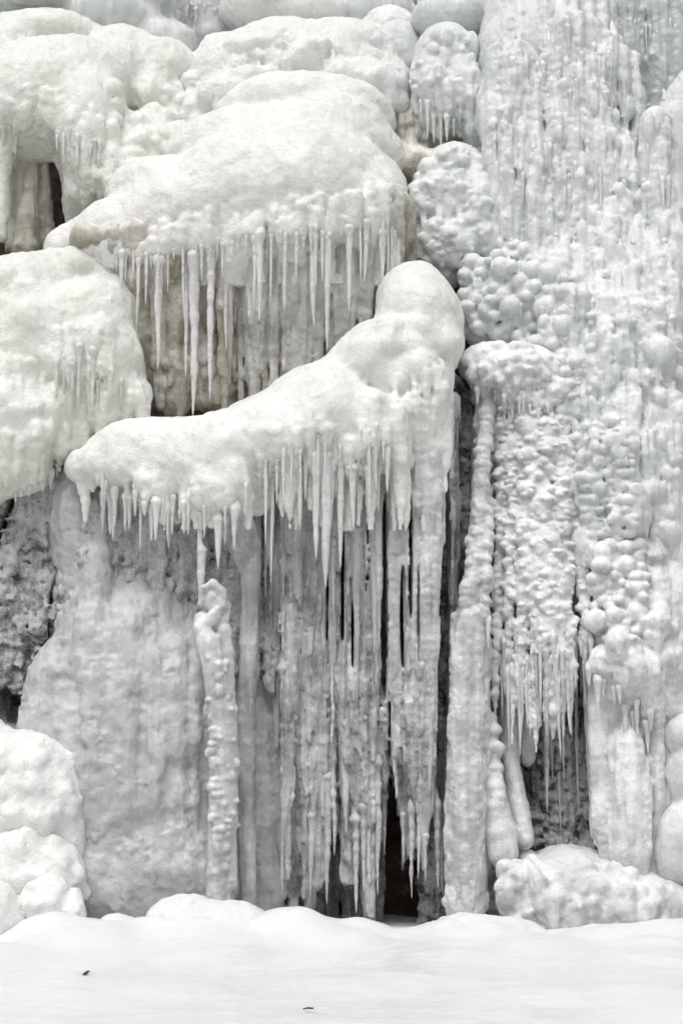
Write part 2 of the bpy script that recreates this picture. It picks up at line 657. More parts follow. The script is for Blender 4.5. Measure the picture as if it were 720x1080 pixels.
def icicle_mesh(L, r, seed, knob=0.16, sides=10, bend=0.012, flare=0.5, blunt=0.12, twist=0):
    rings = max(10, int(L / 0.022))
    rnd = np.random.RandomState(seed)
    t = np.linspace(0, 1, rings)
    z = -L * t
    rad = r * ((1 - t) ** 0.62 * (1 - blunt) + blunt * np.sqrt(np.maximum(0, 1 - t ** 8)))
    d = t * L
    root = min(5.0 * r, 0.3 * L)
    rad *= 1 + flare * np.exp(-((d - root) / (r * 1.8)) ** 2)
    rad *= np.sqrt(np.clip(d / root, 0, 1)) * 0.98 + 0.02
    ph = rnd.rand() * 100
    zz = np.stack([np.zeros(rings), np.full(rings, ph), z / (r * 1.3 + 0.012)], 1)
    rad *= 1 + knob * vnoise(zz, seed) + knob * .5 * vnoise(zz * 2.7, seed + 1)
    rad[-1] = 0.001
    cz = np.stack([np.zeros(rings), np.full(rings, ph), z * 2.2], 1)
    cx = bend * (vnoise(cz, seed + 2) - vnoise(cz[:1], seed + 2)) * np.minimum(1, L)
    cy = bend * (vnoise(cz, seed + 3) - vnoise(cz[:1], seed + 3)) * np.minimum(1, L)
    cy = cy + 0.55 * np.clip(root - d, 0, None)
    a = np.linspace(0, 2 * np.pi, sides, endpoint=False)
    A, I = np.meshgrid(a, np.arange(rings))
    pts = np.stack([np.cos(A).ravel(), np.sin(A).ravel(), (z[I] / (r * 2.5)).ravel() + ph], 1)
    rr = rad[I].ravel() * (1 + 0.14 * vnoise(pts * 1.3, seed + 4))
    V = np.stack([cx[I].ravel() + rr * np.cos(A).ravel(), cy[I].ravel() + rr * np.sin(A).ravel(), z[I].ravel()], 1)
    faces = []
    for i in range(rings - 1):
        for j in range(sides):
            k = (j + 1) % sides
            faces.append((i * sides + j, (i + 1) * sides + j, (i + 1) * sides + k, i * sides + k))
    faces.append(tuple(range(sides)))
    faces.append(tuple(reversed(range((rings - 1) * sides, rings * sides))))
    me = bpy.data.meshes.new('icicle')
    me.from_pydata([tuple(p) for p in V], [], faces)
    me.polygons.foreach_set('use_smooth', np.ones(len(faces), bool))
    return me


_ic = [100]


def icicle(root, ice, px, py0, py1, r, mat=None, y=None, name='icicle', proud=0.0, **kw):
    """an icicle hanging from the surface of a body at photo pixel (px, py0) down to row py1"""
    _ic[0] += 1
    if y is None:
        hp = None
        for dp in (0, -5, -10, -18, -28):
            hp = ice.hit(px, py0 + dp)
            if hp is not None:
                py0 += dp
                break
        if hp is None:
            return None
        c, s = hp
        c = c + np.array([0, 0.35 * r * s - proud, 0])
    else:
        c, s = at(px, py0, y)
    L = max(0.05, (py1 - py0) * s * 1.01)
    up = min(5.0 * r * s, 0.3 * L)
    me = icicle_mesh(L + up, r * s, _ic[0], **kw)
    return link(name, me, mat or M_ICICLE, c + np.array([0, 0, up]), root)


def fringe(root, ice, line, n, L=(20, 60), r=(2.5, 5), mat=None, seed=0, jit=9, **kw):
    """icicles along a drip line"""
    g = random.Random(seed * 31 + 5)
    xs = [p[0] for p in line]
    ys = [p[1] for p in line]
    for i in range(n):
        x = xs[0] + (xs[-1] - xs[0]) * (i + g.uniform(0.1, 0.9)) / n
        y = float(np.interp(x, xs, ys)) + g.uniform(-jit, jit)
        u = g.random() ** 1.8
        l = L[0] + (L[1] - L[0]) * u
        icicle(root, ice, x, y, y + l, r[0] + (r[1] - r[0]) * (0.4 * u + 0.6 * g.random()), mat, **kw)


# ================================================================== SETTING
def hsheet(name, xs, ys, zfun, mat, kind='structure', skirt=None):
    X, Y = np.meshgrid(xs, ys, indexing='ij')
    P = zfun(X, Y)
    nx, ny = X.shape
    V = np.stack([p.ravel() for p in P], 1)
    i = np.arange(nx * ny).reshape(nx, ny)
    q = np.stack([i[:-1, :-1].ravel(), i[1:, :-1].ravel(), i[1:, 1:].ravel(), i[:-1, 1:].ravel()], 1)
    me = bpy.data.meshes.new(name)
    me.vertices.add(len(V)); me.vertices.foreach_set('co', V.astype(np.float32).ravel())
    me.loops.add(len(q) * 4); me.loops.foreach_set('vertex_index', q.astype(np.int32).ravel())
    me.polygons.add(len(q))
    me.polygons.foreach_set('loop_start', np.arange(0, len(q) * 4, 4, dtype=np.int32))
    me.polygons.foreach_set('use_smooth', np.ones(len(q), bool))
    me.update(calc_edges=True)
    o = link(name, me, mat)
    return tag(o, kind=kind)


def n2(X, Y, s, seed, octv=3):
    P = np.stack([X.ravel() / s, Y.ravel() / s, np.full(X.size, 0.5)], 1)
    return fbm(P, octv, seed).reshape(X.shape)


def snow_z(X, Y):
    # ridge of wind-blown mounds along the foot of the ice, and the flat in front
    ridge = np.exp(-((Y + 0.75) / 0.55) ** 2)
    prof = np.interp(X, [-5, -3.7, -3.2, -2.6, -2.0, -1.35, -0.6, 0.0, 0.5, 0.9, 1.5, 2.0, 2.6, 3.4, 5],
                     [.10, .16, .12, .14, .22, .32, .24, .12, .05, .20, .20, .06, .03, .08, .1])
    z = 0.10 * np.exp(-((Y + 0.55) / 0.45) ** 2) * np.clip(n2(X, Y * 0.6, 0.42, 33, 2) + .15, 0, 1) + ridge * (prof + 0.03 * n2(X, Y, 0.5, 3))
    z = z + 0.05 * n2(X, Y, 1.1, 8) + 0.010 * n2(X, Y, 0.26, 5) + 0.004 * n2(X, Y, 0.08, 6)
    for mx, my, mr, mh in ((2.6, -1.0, .42, .15), (3.3, -1.1, .4, .18), (1.9, -1.5, .5, .10), (-.1, -1.2, .5, .14), (-2.5, -1.4, .5, .18), (-1.2, -1.9, .7, .12), (.9, -2.0, .7, .12), (2.6, -2.4, .8, .11), (-3.4, -2.2, .7, .13),
                           (.3, -3.6, .9, .09), (-1.8, -4.0, 1.0, .09), (2.0, -4.4, 1.0, .09), (1.2, -1.1, .35, .10), (-2.95, -1.0, .35, .14), (.35, -.8, .3, .10), (-.5, -1.0, .3, .10), (3.0, -1.7, .4, .10)):
        z = z + mh * np.exp(-(((X - mx) / mr) ** 2 + ((Y - my) / mr) ** 2) ** 1.5)
    far = np.clip((-Y - 5) / 40, 0, 1)
    z = z + 0.6 * far * n2(X, Y, 9.0, 12)
    return X, Y, z


def cliff_f(X, Z):
    lean = np.interp(Z, [-1, 2, 4, 6, 9, 14], [2.1, 2.1, 2.4, 3.2, 4.4, 6.0])
    Yc = lean + 0.30 * n2(X, Z, 1.3, 21) + 0.10 * n2(X, Z, 0.35, 23) + 0.03 * n2(X, Z, 0.1, 25)
    return X, Yc, Z


# ================================================================== BUILD
def build():
    # snow field: fine near the ice, coarse to the horizon
    xs = np.concatenate([np.linspace(-60, -5, 24)[:-1], np.linspace(-5, 5, 420), np.linspace(5, 60, 24)[1:]])
    ys = np.concatenate([np.linspace(-120, -8, 40)[:-1], np.linspace(-8, 3.2, 420)])
    hsheet('snow_ground', xs, ys, snow_z, M_SNOW)
    xs = np.concatenate([np.linspace(-30, -5, 40)[:-1], np.linspace(-5, 5, 260), np.linspace(5, 30, 40)[1:]])
    hsheet('cliff', xs, np.linspace(-1, 13, 320), cliff_f, M_ROCK)

    # ---------------------------------------------------------------- high ice behind everything
    b = Ice(h=0.026, k=0.12, seed=2)
    b.curtain([(-60, -60), (780, -60)], [(-60, 130), (100, 110), (200, 30), (250, 20), (400, 120), (500, 120), (780, 160)], 3.7, r=(16, 34), step=0.6, yj=0.2, k=0.1, taper=0.8)
    for x, y, rx, rz in ((120, 30, 60, 40), (165, 55, 45, 34), (40, -10, 70, 40), (150, 0, 50, 30), (300, -15, 60, 30), (560, 0, 80, 50), (395, 20, 40, 40)):
        b.e(x, y, 3.45, rx, rz)
    b.solve([lump(.06, .4), flute(.03, .1)])
    o = body(b, 'frozen_curtain', M_COOL, None, 'pale grey sheet of ice along the very top behind the frozen domes', 'ice curtain')
    fringe(o, b, [(185, 2), (245, 2)], 12, L=(8, 22), r=(2, 4), seed=1)

    b = Ice(h=0.022, k=0.14, seed=80)
    for x, y, d, rx, rz in ((430, 150, 2.75, 34, 46), (455, 130, 2.85, 30, 40), (420, 190, 2.5, 24, 40), (440, 180, 2.4, 26, 26), (430, 260, 2.2, 34, 40), (450, 285, 2.0, 30, 30), (520, 160, 2.4, 26, 60), (505, 50, 2.9, 20, 50), (420, 90, 3.0, 26, 40), (385, 20, 3.5, 40, 34), (475, 190, 2.2, 30, 40), (480, 110, 2.6, 30, 60)):
        b.e(x, y, d, rx, rz)
    b.drips([(400, 140), (470, 120)], 16, L=(20, 60), r=(3, 6), k=.03)
    b.solve([lump(.04, .2), flute(.014, .06), lump(.01, .05, seed=4)])
    body(b, 'ice_filling', M_OLIVE, None, 'olive tinted ice filling the hollows between the big dome and its neighbours', 'ice formation')

    # ---------------------------------------------------------------- top boulders
    b = Ice(h=0.02, k=0.14, seed=3)
    for x, y, d, rx, rz in ((255, 88, 2.9, 58, 48), (225, 110, 2.8, 34, 40), (300, 66, 3.0, 70, 40), (360, 62, 3.0, 62, 36), (400, 92, 2.8, 36, 36),
                            (270, 14, 3.5, 40, 24), (330, 20, 3.4, 48, 22), (215, 135, 2.7, 22, 26), (415, 120, 2.7, 20, 22), (235, 60, 3.1, 28, 24), (410, 40, 3.2, 34, 34), (190, 90, 3.0, 26, 40), (210, 130, 2.7, 30, 36), (265, 112, 2.65, 60, 34), (375, 100, 2.65, 56, 34), (330, 75, 2.75, 60, 34)):
        b.e(x, y, d, rx, rz)
    b.knobs([(200, 60), (300, 30), (420, 60), (430, 130), (200, 150)], 90, r=(6, 15), k=.07, squash=(.6, 1.1), out=.2)
    b.drips([(205, 110), (300, 80), (420, 90)], 40, L=(8, 30), r=(2, 4.5), k=.02, rowj=40)
    b.solve([lump(.03, .22), lump(.018, .08, seed=4), lump(.007, .035, seed=5)])
    body(b, 'snowy_ice_boulder', M_WHITE, None, 'lumpy snow-white heap of ice bulging above the big central dome', 'ice formation')

    # ---------------------------------------------------------------- upper left dome with the brown cave
    t = thing('ice_dome', 'pale dome at upper left with a brown hollow under its overhang', 'ice dome', 60, 250, 2.3, 'ice domes of the frozen fall')
    b = Ice(h=0.02, k=0.13, seed=4)
    b.e(35, 110, 2.4, 80, 62, 60).e(95, 140, 2.2, 42, 75, 50).e(70, 90, 2.6, 80, 50, 60).e(-30, 100, 2.5, 60, 70, 60)
    b.e(50, 42, 3.1, 66, 26, 50).e(10, 60, 3.0, 50, 40).e(130, 62, 3.0, 42, 34).e(125, 75, 2.8, 40, 40)
    b.e(158, 104, 2.7, 32, 24).e(183, 116, 2.7, 20, 24).e(160, 140, 2.5, 32, 22).e(120, 175, 2.3, 40, 40).e(130, 190, 2.2, 44, 30).e(100, 205, 2.3, 40, 30)
    b.e(85, 190, 2.4, 24, 60, 24)
    b.e(195, 130, 2.75, 28, 34).e(150, 165, 2.35, 44, 40).e(188, 165, 2.35, 34, 26).e(170, 80, 2.9, 40, 40).e(150, 205, 2.0, 40, 34)
    b.rope([(0, 105, 2.15, 10), (4, 160, 2.15, 9), (3, 250, 2.2, 6)])
    b.e(34, 215, 1.9, 24, 78, 60, cut=True)
    b.e(55, 200, 2.0, 9, 60, 40, cut=True)
    b.knobs([(100, 90), (190, 90), (195, 150), (110, 200), (90, 190)], 50, r=(5, 12), k=.05, out=.2)
    b.drips([(55, 110), (125, 140)], 26, L=(30, 100), r=(4, 8))
    b.drips([(0, 100), (55, 110)], 10, L=(20, 70), r=(4, 8))
    b.drips([(95, 180), (150, 185)], 14, L=(15, 40), r=(3, 6))
    b.solve([lump(.03, .3), flute(.010, .06), lump(.012, .07, seed=4), lump(.006, .035, seed=6)])
    body(b, 'cap', M_PALE, t)
    c = Ice(h=0.02, k=0.05, seed=5)
    c.rope([(28, 150, 2.55, 12), (30, 200, 2.5, 10), (27, 262, 2.4, 14)]).rope([(12, 140, 2.6, 8), (14, 260, 2.6, 8)])
    c.rope([(45, 170, 2.7, 6), (50, 262, 2.6, 10)]).e(30, 135, 2.7, 40, 22)
    c.solve([lump(.02, .12), flute(.02, .06)])
    body(c, 'pillar', M_OLIVE, t)
    fringe(t, b, [(58, 135), (110, 150)], 8, L=(14, 50), r=(1.5, 3.5), seed=3)
    fringe(t, b, [(100, 160), (140, 180)], 6, L=(10, 24), r=(1.5, 3), seed=4)

    # ---------------------------------------------------------------- big central dome
    t = thing('ice_dome', 'largest white dome at upper centre with a fluted skirt of olive ice below', 'ice dome', 270, 440, 1.6, 'ice domes of the frozen fall')
    b = Ice(h=0.018, k=0.10, seed=6)
    b.e(322, 128, 2.3, 96, 46, 80).e(300, 165, 1.9, 126, 52, 80).e(345, 150, 2.0, 70, 50, 70)
    b.rope([(72, 262, 1.3, 24), (120, 250, 1.25, 38), (180, 232, 1.2, 50), (250, 212, 1.15, 62), (320, 205, 1.1, 68), (378, 215, 1.15, 48)], k=.15)
    b.e(300, 200, 1.5, 120, 70, 90).e(400, 205, 1.3, 28, 40, 40).e(170, 210, 1.6, 60, 42, 60)
    b.drips([(90, 258), (180, 245), (260, 235), (330, 225), (418, 212)], 120, L=(30, 110), r=(4, 9), k=.035, cling=.5, sink=.2)
    b.drips([(85, 262), (130, 258), (200, 252), (262, 242)], 60, L=(24, 120), r=(3, 8), k=.03, cling=.3, sink=.2, pick=1.2)
    b.drips([(200, 235), (420, 205)], 46, L=(60, 170), r=(3, 6), k=.02, cling=.3, sink=.15, pick=1)
    b.drips([(270, 240), (424, 212)], 34, L=(80, 170), r=(4, 8), k=.025, cling=.3, sink=.2, pick=.8)
    b.solve([lump(.05, .45), lump(.02, .12, seed=3), lump(.008, .045, seed=7)])
    body(b, 'cap', M_DOME, t)
    s = Ice(h=0.018, k=0.06, seed=7)
    topl = [(92, 250), (425, 215)]
    botl = [(92, 275), (125, 330), (150, 412), (165, 416), (215, 418), (290, 414), (330, 398), (370, 358), (400, 325), (428, 275)]
    s.curtain(topl, botl, lambda x: .90 + 0.05 * math.sin(x * .03), r=(10, 20), step=0.55, yj=.06, k=.07, taper=.85, lean=-.45)
    s.curtain([(150, 245), (300, 230)], [(150, 380), (215, 436), (300, 395)], lambda x: .80 + .04 * math.sin(x * .1), r=(4, 10), step=1.0, yj=.06, k=.06, taper=.4, rag=60, lean=-.4)
    s.knobs([(150, 380), (300, 360), (290, 405), (160, 412)], 50, r=(3, 7), k=.02, squash=(1, 3))
    s.solve([flute(.018, .06), lump(.015, .12), lump(.008, .04, seed=5)])
    u = Ice(h=0.018, k=0.06, seed=71)
    u.curtain([(262, 235), (428, 205)], [(262, 400), (300, 410), (330, 392), (370, 352), (400, 318), (428, 268)], lambda x: .76 + .04 * math.sin(x * .1), r=(6, 14), step=.75, yj=.07, k=.06, taper=.6, rag=24, lean=-.3)
    u.curtain([(120, 255), (266, 238)], [(120, 300), (150, 370), (190, 410), (266, 400)], lambda x: .82 + .04 * math.sin(x * .15), r=(4, 11), step=1.15, yj=.06, k=.05, taper=.5, rag=50, lean=-.35)
    u.drips([(262, 250), (425, 220)], 40, L=(60, 170), r=(3, 7), k=.02, sink=.1, pick=1)
    u.solve([flute(.016, .06), lump(.012, .1), lump(.007, .04, seed=5)])
    body(u, 'curtain', M_SKIRT, t)
    body(s, 'curtain', M_OLIVE, t)
    for x, y0, y1, r in ((168, 272, 392, 5.5), (205, 268, 440, 7), (198, 272, 400, 4), (222, 265, 425, 5), (238, 300, 372, 3), (128, 262, 305, 4), (275, 245, 340, 5), (268, 250, 330, 3),
                         (300, 250, 330, 4), (330, 245, 345, 5), (346, 250, 372, 4.5), (368, 240, 330, 4.5), (386, 232, 300, 4.5),
                         (403, 240, 305, 5), (414, 240, 290, 5), (340, 245, 300, 3)):
        icicle(t, b, x, y0, y1, r)
    fringe(t, b, [(120, 268), (200, 262), (300, 245), (420, 228)], 40, L=(14, 80), r=(1.2, 3.2), seed=14)

    # ---------------------------------------------------------------- left stack of domes
    t = thing('ice_dome', 'bulging white dome at the left edge with short icicles on its face', 'ice dome', 70, 510, .7, 'ice domes of the frozen fall')
    b = Ice(h=0.02, k=0.14, seed=8)
    b.e(62, 302, 1.2, 44, 40, 45).e(118, 320, 1.25, 40, 44, 40).e(20, 320, 1.0, 60, 52, 50).e(92, 345, .9, 52, 52, 50).e(95, 385, .8, 58, 62, 50).e(40, 370, .7, 60, 66, 50)
    b.e(100, 415, .9, 48, 40, 40).e(-30, 330, 1.0, 60, 60)
    b.e(20, 448, .4, 44, 48, 44).e(-25, 430, .5, 50, 60, 50).e(45, 440, .6, 40, 44, 40).e(20, 490, .5, 36, 34).e(70, 460, .8, 36, 32).e(-20, 500, .5, 40, 40)
    b.knobs([(0, 260), (100, 265), (150, 370), (150, 440), (60, 490), (0, 510)], 34, r=(8, 22), k=.09, out=.12)
    b.drips([(55, 360), (120, 360)], 22, L=(30, 80), r=(3, 6), k=.02)
    b.drips([(0, 470), (50, 460), (110, 430), (150, 420)], 24, L=(20, 60), r=(4, 8), k=.03)
    b.drips([(0, 380), (60, 400)], 14, L=(20, 60), r=(4, 8), k=.03)
    b.solve([lump(.04, .3), lump(.016, .08, seed=4), lump(.008, .04, seed=6)])
    body(b, 'cap', M_PALE, t)
    for x, y0, y1, r in ((68, 375, 430, 3.5), (84, 365, 432, 4), (98, 368, 430, 3.5), (103, 400, 432, 2.5), (76, 380, 415, 3), (60, 378, 420, 3), (128, 400, 422, 3)):
        icicle(t, b, x, y0, y1, r)
    fringe(t, b, [(0, 515), (20, 512), (50, 500), (95, 465)], 10, L=(8, 24), r=(2, 4), seed=9)

    # ---------------------------------------------------------------- middle ledge
    t = thing('ice_ledge', 'long white snow-capped ledge sloping down to the left across the middle', 'ice ledge', 270, 560, .4)
    b = Ice(h=0.018, k=0.09, seed=10)
    b.rope([(88, 492, .35, 18), (130, 484, .25, 32), (185, 486, .15, 40), (240, 478, .05, 44), (292, 462, 0, 44), (345, 440, .05, 52), (385, 452, 0, 36)], k=.12)
    b.e(236, 512, -.1, 37, 34, 40).e(180, 475, .6, 90, 32, 70).e(300, 440, .6, 90, 32, 70, tilt=20).e(345, 420, .6, 70, 40, 70, tilt=20)
    b.e(383, 440, 0, 36, 28, 40).e(380, 468, .02, 38, 40, 40).e(395, 385, .5, 62, 44, 70, tilt=38).e(442, 340, .6, 44, 60, 60, tilt=10).e(455, 350, .55, 34, 55, 45)
    b.e(435, 318, .8, 40, 40, 60).e(425, 400, .3, 48, 40, 50).e(445, 420, .35, 30, 48, 40).e(270, 525, .1, 18, 20, 22).e(345, 480, .15, 50, 26, 40)
    b.knobs([(90, 470), (230, 460), (320, 420), (415, 420), (415, 480), (280, 520), (110, 510)], 18, r=(10, 20), k=.12, out=.08)
    b.knobs([(400, 340), (490, 330), (480, 400), (430, 450)], 16, r=(8, 18), k=.10, out=.1)
    b.drips([(85, 500), (130, 515), (200, 530)], 26, L=(8, 55), r=(3, 8), k=.035, pick=2.2, rowj=20)
    b.drips([(205, 520), (265, 520)], 14, L=(20, 70), r=(3.5, 7), k=.03)
    b.drips([(275, 480), (320, 470), (415, 455)], 34, L=(20, 120), r=(3, 9), k=.03, pick=2.0, rowj=26)
    b.rope([(425, 430, .1, 26), (424, 480, .14, 14)], k=.06).rope([(448, 410, .1, 28), (450, 490, .14, 14)], k=.06).rope([(466, 380, .25, 14), (467, 450, .22, 9)], k=.05)
    b.drips([(412, 440), (472, 410)], 34, L=(30, 130), r=(3, 7), k=.025, pick=1.3, sink=.1, rowj=30)
    b.knobs([(415, 420), (475, 400), (470, 520), (415, 540)], 60, r=(4, 9), k=.015, squash=(1, 2.5))
    b.drips([(300, 455), (400, 440)], 12, L=(40, 130), r=(3, 6), k=.03, pick=1.6, rowj=26)
    b.solve([lump(.04, .3), lump(.014, .1, seed=3), lump(.008, .04, seed=5)])
    body(b, 'cap', M_DOME, t)
    fringe(t, b, [(105, 512), (150, 530), (205, 530)], 14, L=(15, 50), r=(2.5, 5.5), seed=11)
    for x, y0, y1, r in ((280, 500, 545, 3), (287, 505, 615, 2.5), (322, 475, 528, 3.5), (334, 480, 590, 6), (344, 480, 620, 8), (350, 485, 560, 5), (315, 495, 560, 4),
                         (388, 490, 530, 4), (398, 485, 540, 4), (408, 470, 520, 4), (372, 490, 560, 5), (360, 490, 600, 5), (212, 540, 560, 4), (120, 515, 570, 4), (133, 520, 560, 4),
                         (110, 505, 545, 4), (165, 525, 560, 4), (182, 520, 565, 4), (230, 540, 600, 5), (238, 540, 575, 4), (248, 530, 580, 5)):
        icicle(t, b, x, y0, y1, r)
    c = Ice(h=0.016, k=0.04, seed=74)
    c.rope([(424, 440, .25, 20), (423, 520, .22, 15), (421, 600, .24, 11), (420, 700, .3, 8), (421, 790, .36, 4)]).rope([(449, 430, .22, 24), (450, 520, .2, 20), (450, 620, .2, 17), (448, 730, .26, 14), (446, 830, .34, 10), (449, 915, .42, 4)])
    c.rope([(467, 430, .3, 12), (467, 500, .28, 11), (463, 600, .3, 8), (461, 680, .34, 4)]).rope([(402, 480, .2, 12), (398, 570, .22, 9), (396, 680, .3, 6), (396, 760, .4, 3)]).rope([(436, 470, .25, 10), (437, 600, .26, 7), (436, 740, .3, 5), (437, 850, .4, 3)])
    for x, ya, yb, r_, d in ((282, 505, 640, 5, .4), (292, 500, 790, 7, .55), (303, 495, 660, 9, .4), (318, 490, 740, 10, .42), (331, 485, 640, 6, .35), (340, 485, 860, 8, .5), (352, 480, 700, 9, .38), (365, 480, 880, 10, .45), (377, 480, 730, 8, .35), (389, 478, 930, 9, .45), (272, 520, 700, 4, .5)):
        c.rope([(x, ya, d - .08, r_), (x + 1, ya + (yb - ya) * .35, d, r_ * .95), (x - 1, ya + (yb - ya) * .75, d + .04, r_ * .6), (x, yb, d + .06, 1.6)], k=.03)
    c.drips([(280, 520), (400, 500)], 60, L=(60, 240), r=(1.6, 4.5), k=.014, pick=1.0, sink=.1, rowj=50)
    c.drips([(400, 480), (472, 450)], 40, L=(60, 260), r=(2, 6), k=.018, pick=1.0, sink=.1, rowj=40)
    c.drips([(410, 620), (462, 620)], 30, L=(60, 220), r=(2, 5), k=.018, pick=1.0, sink=.1, rowj=60)
    c.knobs([(405, 450), (475, 440), (470, 620), (405, 600)], 90, r=(3, 8), k=.016, squash=(1, 2.6), out=.3)
    for x, y, d, rx, rz in ((470, 480, .5, 3, 60), (471, 560, .5, 6, 70), (468, 650, .5, 9, 90), (466, 740, .5, 9, 90), (464, 820, .5, 7, 80), (463, 890, .5, 5, 60), (405, 570, .3, 2.6, 52), (405, 670, .35, 4.5, 60), (432, 590, .3, 2.6, 70), (424, 650, .35, 4, 60), (361, 620, .4, 3, 64), (372, 670, .4, 2.5, 40), (388, 590, .3, 2, 40), (440, 650, .3, 1.8, 60), (410, 770, .5, 2.5, 50), (345, 640, .4, 2, 40), (283, 640, .5, 2, 50)):
        c.e(x, y, d, rx, rz, 70, cut=True, k=.012)
    c.e(459, 935, .5, 12, 78, 80, cut=True, k=.02).e(432, 950, .5, 9, 60, 80, cut=True, k=.02).e(412, 900, .5, 8, 90, 80, cut=True, k=.02)
    c.solve([flute(.012, .045), lump(.012, .08), lump(.006, .035, seed=4)])
    body(c, 'column', M_LILAC, t)
    fringe(t, b, [(105, 508), (150, 524), (205, 526), (262, 520)], 12, L=(8, 46), r=(1.2, 3), seed=12, jit=14)
    fringe(t, b, [(275, 488), (320, 478), (415, 462)], 22, L=(14, 100), r=(1.2, 3.2), seed=13, jit=18)

    # ---------------------------------------------------------------- curtain under the ledge
    t = thing('ice_curtain', 'grey fluted curtain of long icicles under the ledge, ragged over the dark cave', 'ice curtain', 370, 960, .9)
    s = Ice(h=0.018, k=0.06, seed=12)
    s.curtain([(215, 500), (478, 420)], [(215, 985), (325, 985), (338, 900), (350, 850), (362, 870), (376, 965), (392, 960), (402, 880), (412, 800), (420, 860), (427, 930), (434, 940), (440, 860), (447, 845), (455, 870), (464, 900), (478, 940)],
              lambda x: .95 + .06 * math.sin(x * .05), r=(7, 14), step=.66, yj=.12, k=.05, taper=.55, rag=10)
    s.curtain([(285, 560), (470, 480)], [(285, 700), (330, 900), (360, 860), (380, 920), (405, 760), (425, 850), (450, 840), (470, 900)], lambda x: .74 + .05 * math.sin(x * .09), r=(5, 11), step=1.15, yj=.1, k=.05, taper=.4, rag=60)
    s.e(330, 770, .85, 34, 110, 22).e(300, 850, .9, 40, 90, 22).e(420, 770, .7, 38, 80, 22).e(265, 860, .9, 30, 120, 22).e(350, 720, .75, 34, 90, 20)
    s.rope([(440, 520, .45, 20), (448, 600, .4, 20), (450, 700, .35, 22), (442, 800, .45, 22), (450, 880, .5, 11), (455, 935, .55, 3)], k=.06)
    s.rope([(418, 500, .5, 14), (418, 580, .4, 10), (420, 740, .4, 14), (425, 840, .5, 8), (432, 900, .5, 3)], k=.05)
    s.rope([(390, 470, .3, 16), (384, 620, .4, 14), (380, 760, .5, 18), (386, 860, .6, 12), (392, 965, .6, 3)], k=.05)
    s.rope([(362, 480, .4, 16), (365, 700, .6, 14), (368, 830, .65, 9), (370, 930, .7, 3)], k=.05)
    s.rope([(312, 480, .3, 16), (315, 600, .4, 15), (316, 655, .5, 7)], k=.05).rope([(326, 590, .45, 9), (322, 660, .5, 4)], k=.05)
    s.rope([(330, 640, .6, 14), (325, 800, .65, 18), (330, 930, .7, 10)], k=.05)
    s.drips([(285, 560), (470, 500)], 50, L=(80, 260), r=(4, 9), k=.03, pick=1.0)
    s.drips([(285, 700), (470, 680)], 50, L=(40, 130), r=(3, 6), k=.02, pick=1.2)
    s.drips([(250, 620), (330, 620)], 24, L=(60, 240), r=(4, 9), k=.03, pick=1.0)
    s.drips([(240, 560), (478, 540)], 90, L=(60, 220), r=(1.6, 4), k=.012, pick=1.0, rowj=60, sink=.05)
    s.drips([(240, 740), (478, 720)], 90, L=(50, 180), r=(1.6, 4), k=.012, pick=1.0, rowj=60, sink=.05)
    s.knobs([(290, 720), (470, 700), (460, 860), (380, 900), (290, 940)], 50, r=(3, 7), k=.025, squash=(1.2, 4))
    s.e(406, 585, .3, 2.6, 60, 60, cut=True, k=.01).e(405, 680, .3, 4.5, 60, 80, cut=True, k=.01).e(432, 590, .3, 2.4, 70, 60, cut=True, k=.01).e(424, 645, .4, 4, 55, 80, cut=True, k=.01)
    s.e(361, 580, .5, 3, 50, 70, cut=True, k=.01).e(372, 650, .5, 2.5, 30, 70, cut=True, k=.01).e(410, 780, .5, 2.5, 40, 90, cut=True, k=.01)
    s.e(413, 905, .7, 9, 100, 90, cut=True, k=.02).e(457, 935, .7, 16, 85, 90, cut=True, k=.02).e(434, 955, .7, 13, 55, 90, cut=True, k=.02).e(398, 950, .8, 4, 60, 90, cut=True, k=.02).e(350, 940, .8, 6, 70, 80, cut=True, k=.02)
    for x, y, d, rx, rz in ((470, 480, .5, 3, 60), (471, 560, .5, 6, 70), (468, 650, .5, 9, 90), (466, 740, .5, 9, 90), (464, 820, .5, 7, 80), (463, 890, .5, 5, 60), (405, 570, .3, 2.6, 52), (405, 670, .35, 4.5, 60), (432, 590, .3, 2.6, 70), (424, 650, .35, 4, 60), (361, 620, .4, 3, 64), (372, 670, .4, 2.5, 40), (388, 590, .3, 2, 40), (440, 650, .3, 1.8, 60), (410, 770, .5, 2.5, 50), (345, 640, .4, 2, 40), (283, 640, .5, 2, 50)):
        s.e(x, y, d, rx, rz, 70, cut=True, k=.012)
    s.solve([flute(.03, .05), lump(.016, .09), lump(.007, .04, seed=5)])
    body(s, 'sheet', M_GREY, t)
    for x, y0, y1, r in ((300, 700, 940, 5), (345, 820, 950, 5), (352, 800, 900, 4), (398, 800, 940, 5), (434, 850, 945, 4), (441, 850, 925, 3), (460, 850, 935, 4), (466, 860, 945, 4),
                         (375, 860, 960, 5), (383, 850, 940, 4), (405, 840, 900, 3), (425, 860, 910, 3), (448, 880, 930, 3), (292, 720, 820, 4), (276, 700, 800, 3), (328, 860, 945, 4)):
        icicle(t, s, x, y0, y1, r, M_ICICLE_GREY, knob=.35)
    for x, y0, y1, r in ((426, 560, 720, 4), (413, 560, 700, 5), (442, 560, 735, 6), (452, 560, 830, 9), (376, 560, 700, 6), (395, 560, 690, 5), (338, 560, 640, 5), (352, 570, 660, 4)):
        icicle(t, s, x, y0, y1, r, M_ICICLE_GREY)

    # ---------------------------------------------------------------- frosted apron at lower left
    b = Ice(h=0.018, k=0.22, seed=14)
    b.e(125, 790, .45, 92, 110, 50).e(125, 710, .62, 72, 90, 45).e(150, 880, .5, 90, 110, 45).e(90, 850, .5, 70, 130, 40).e(98, 625, .8, 36, 70, 34)
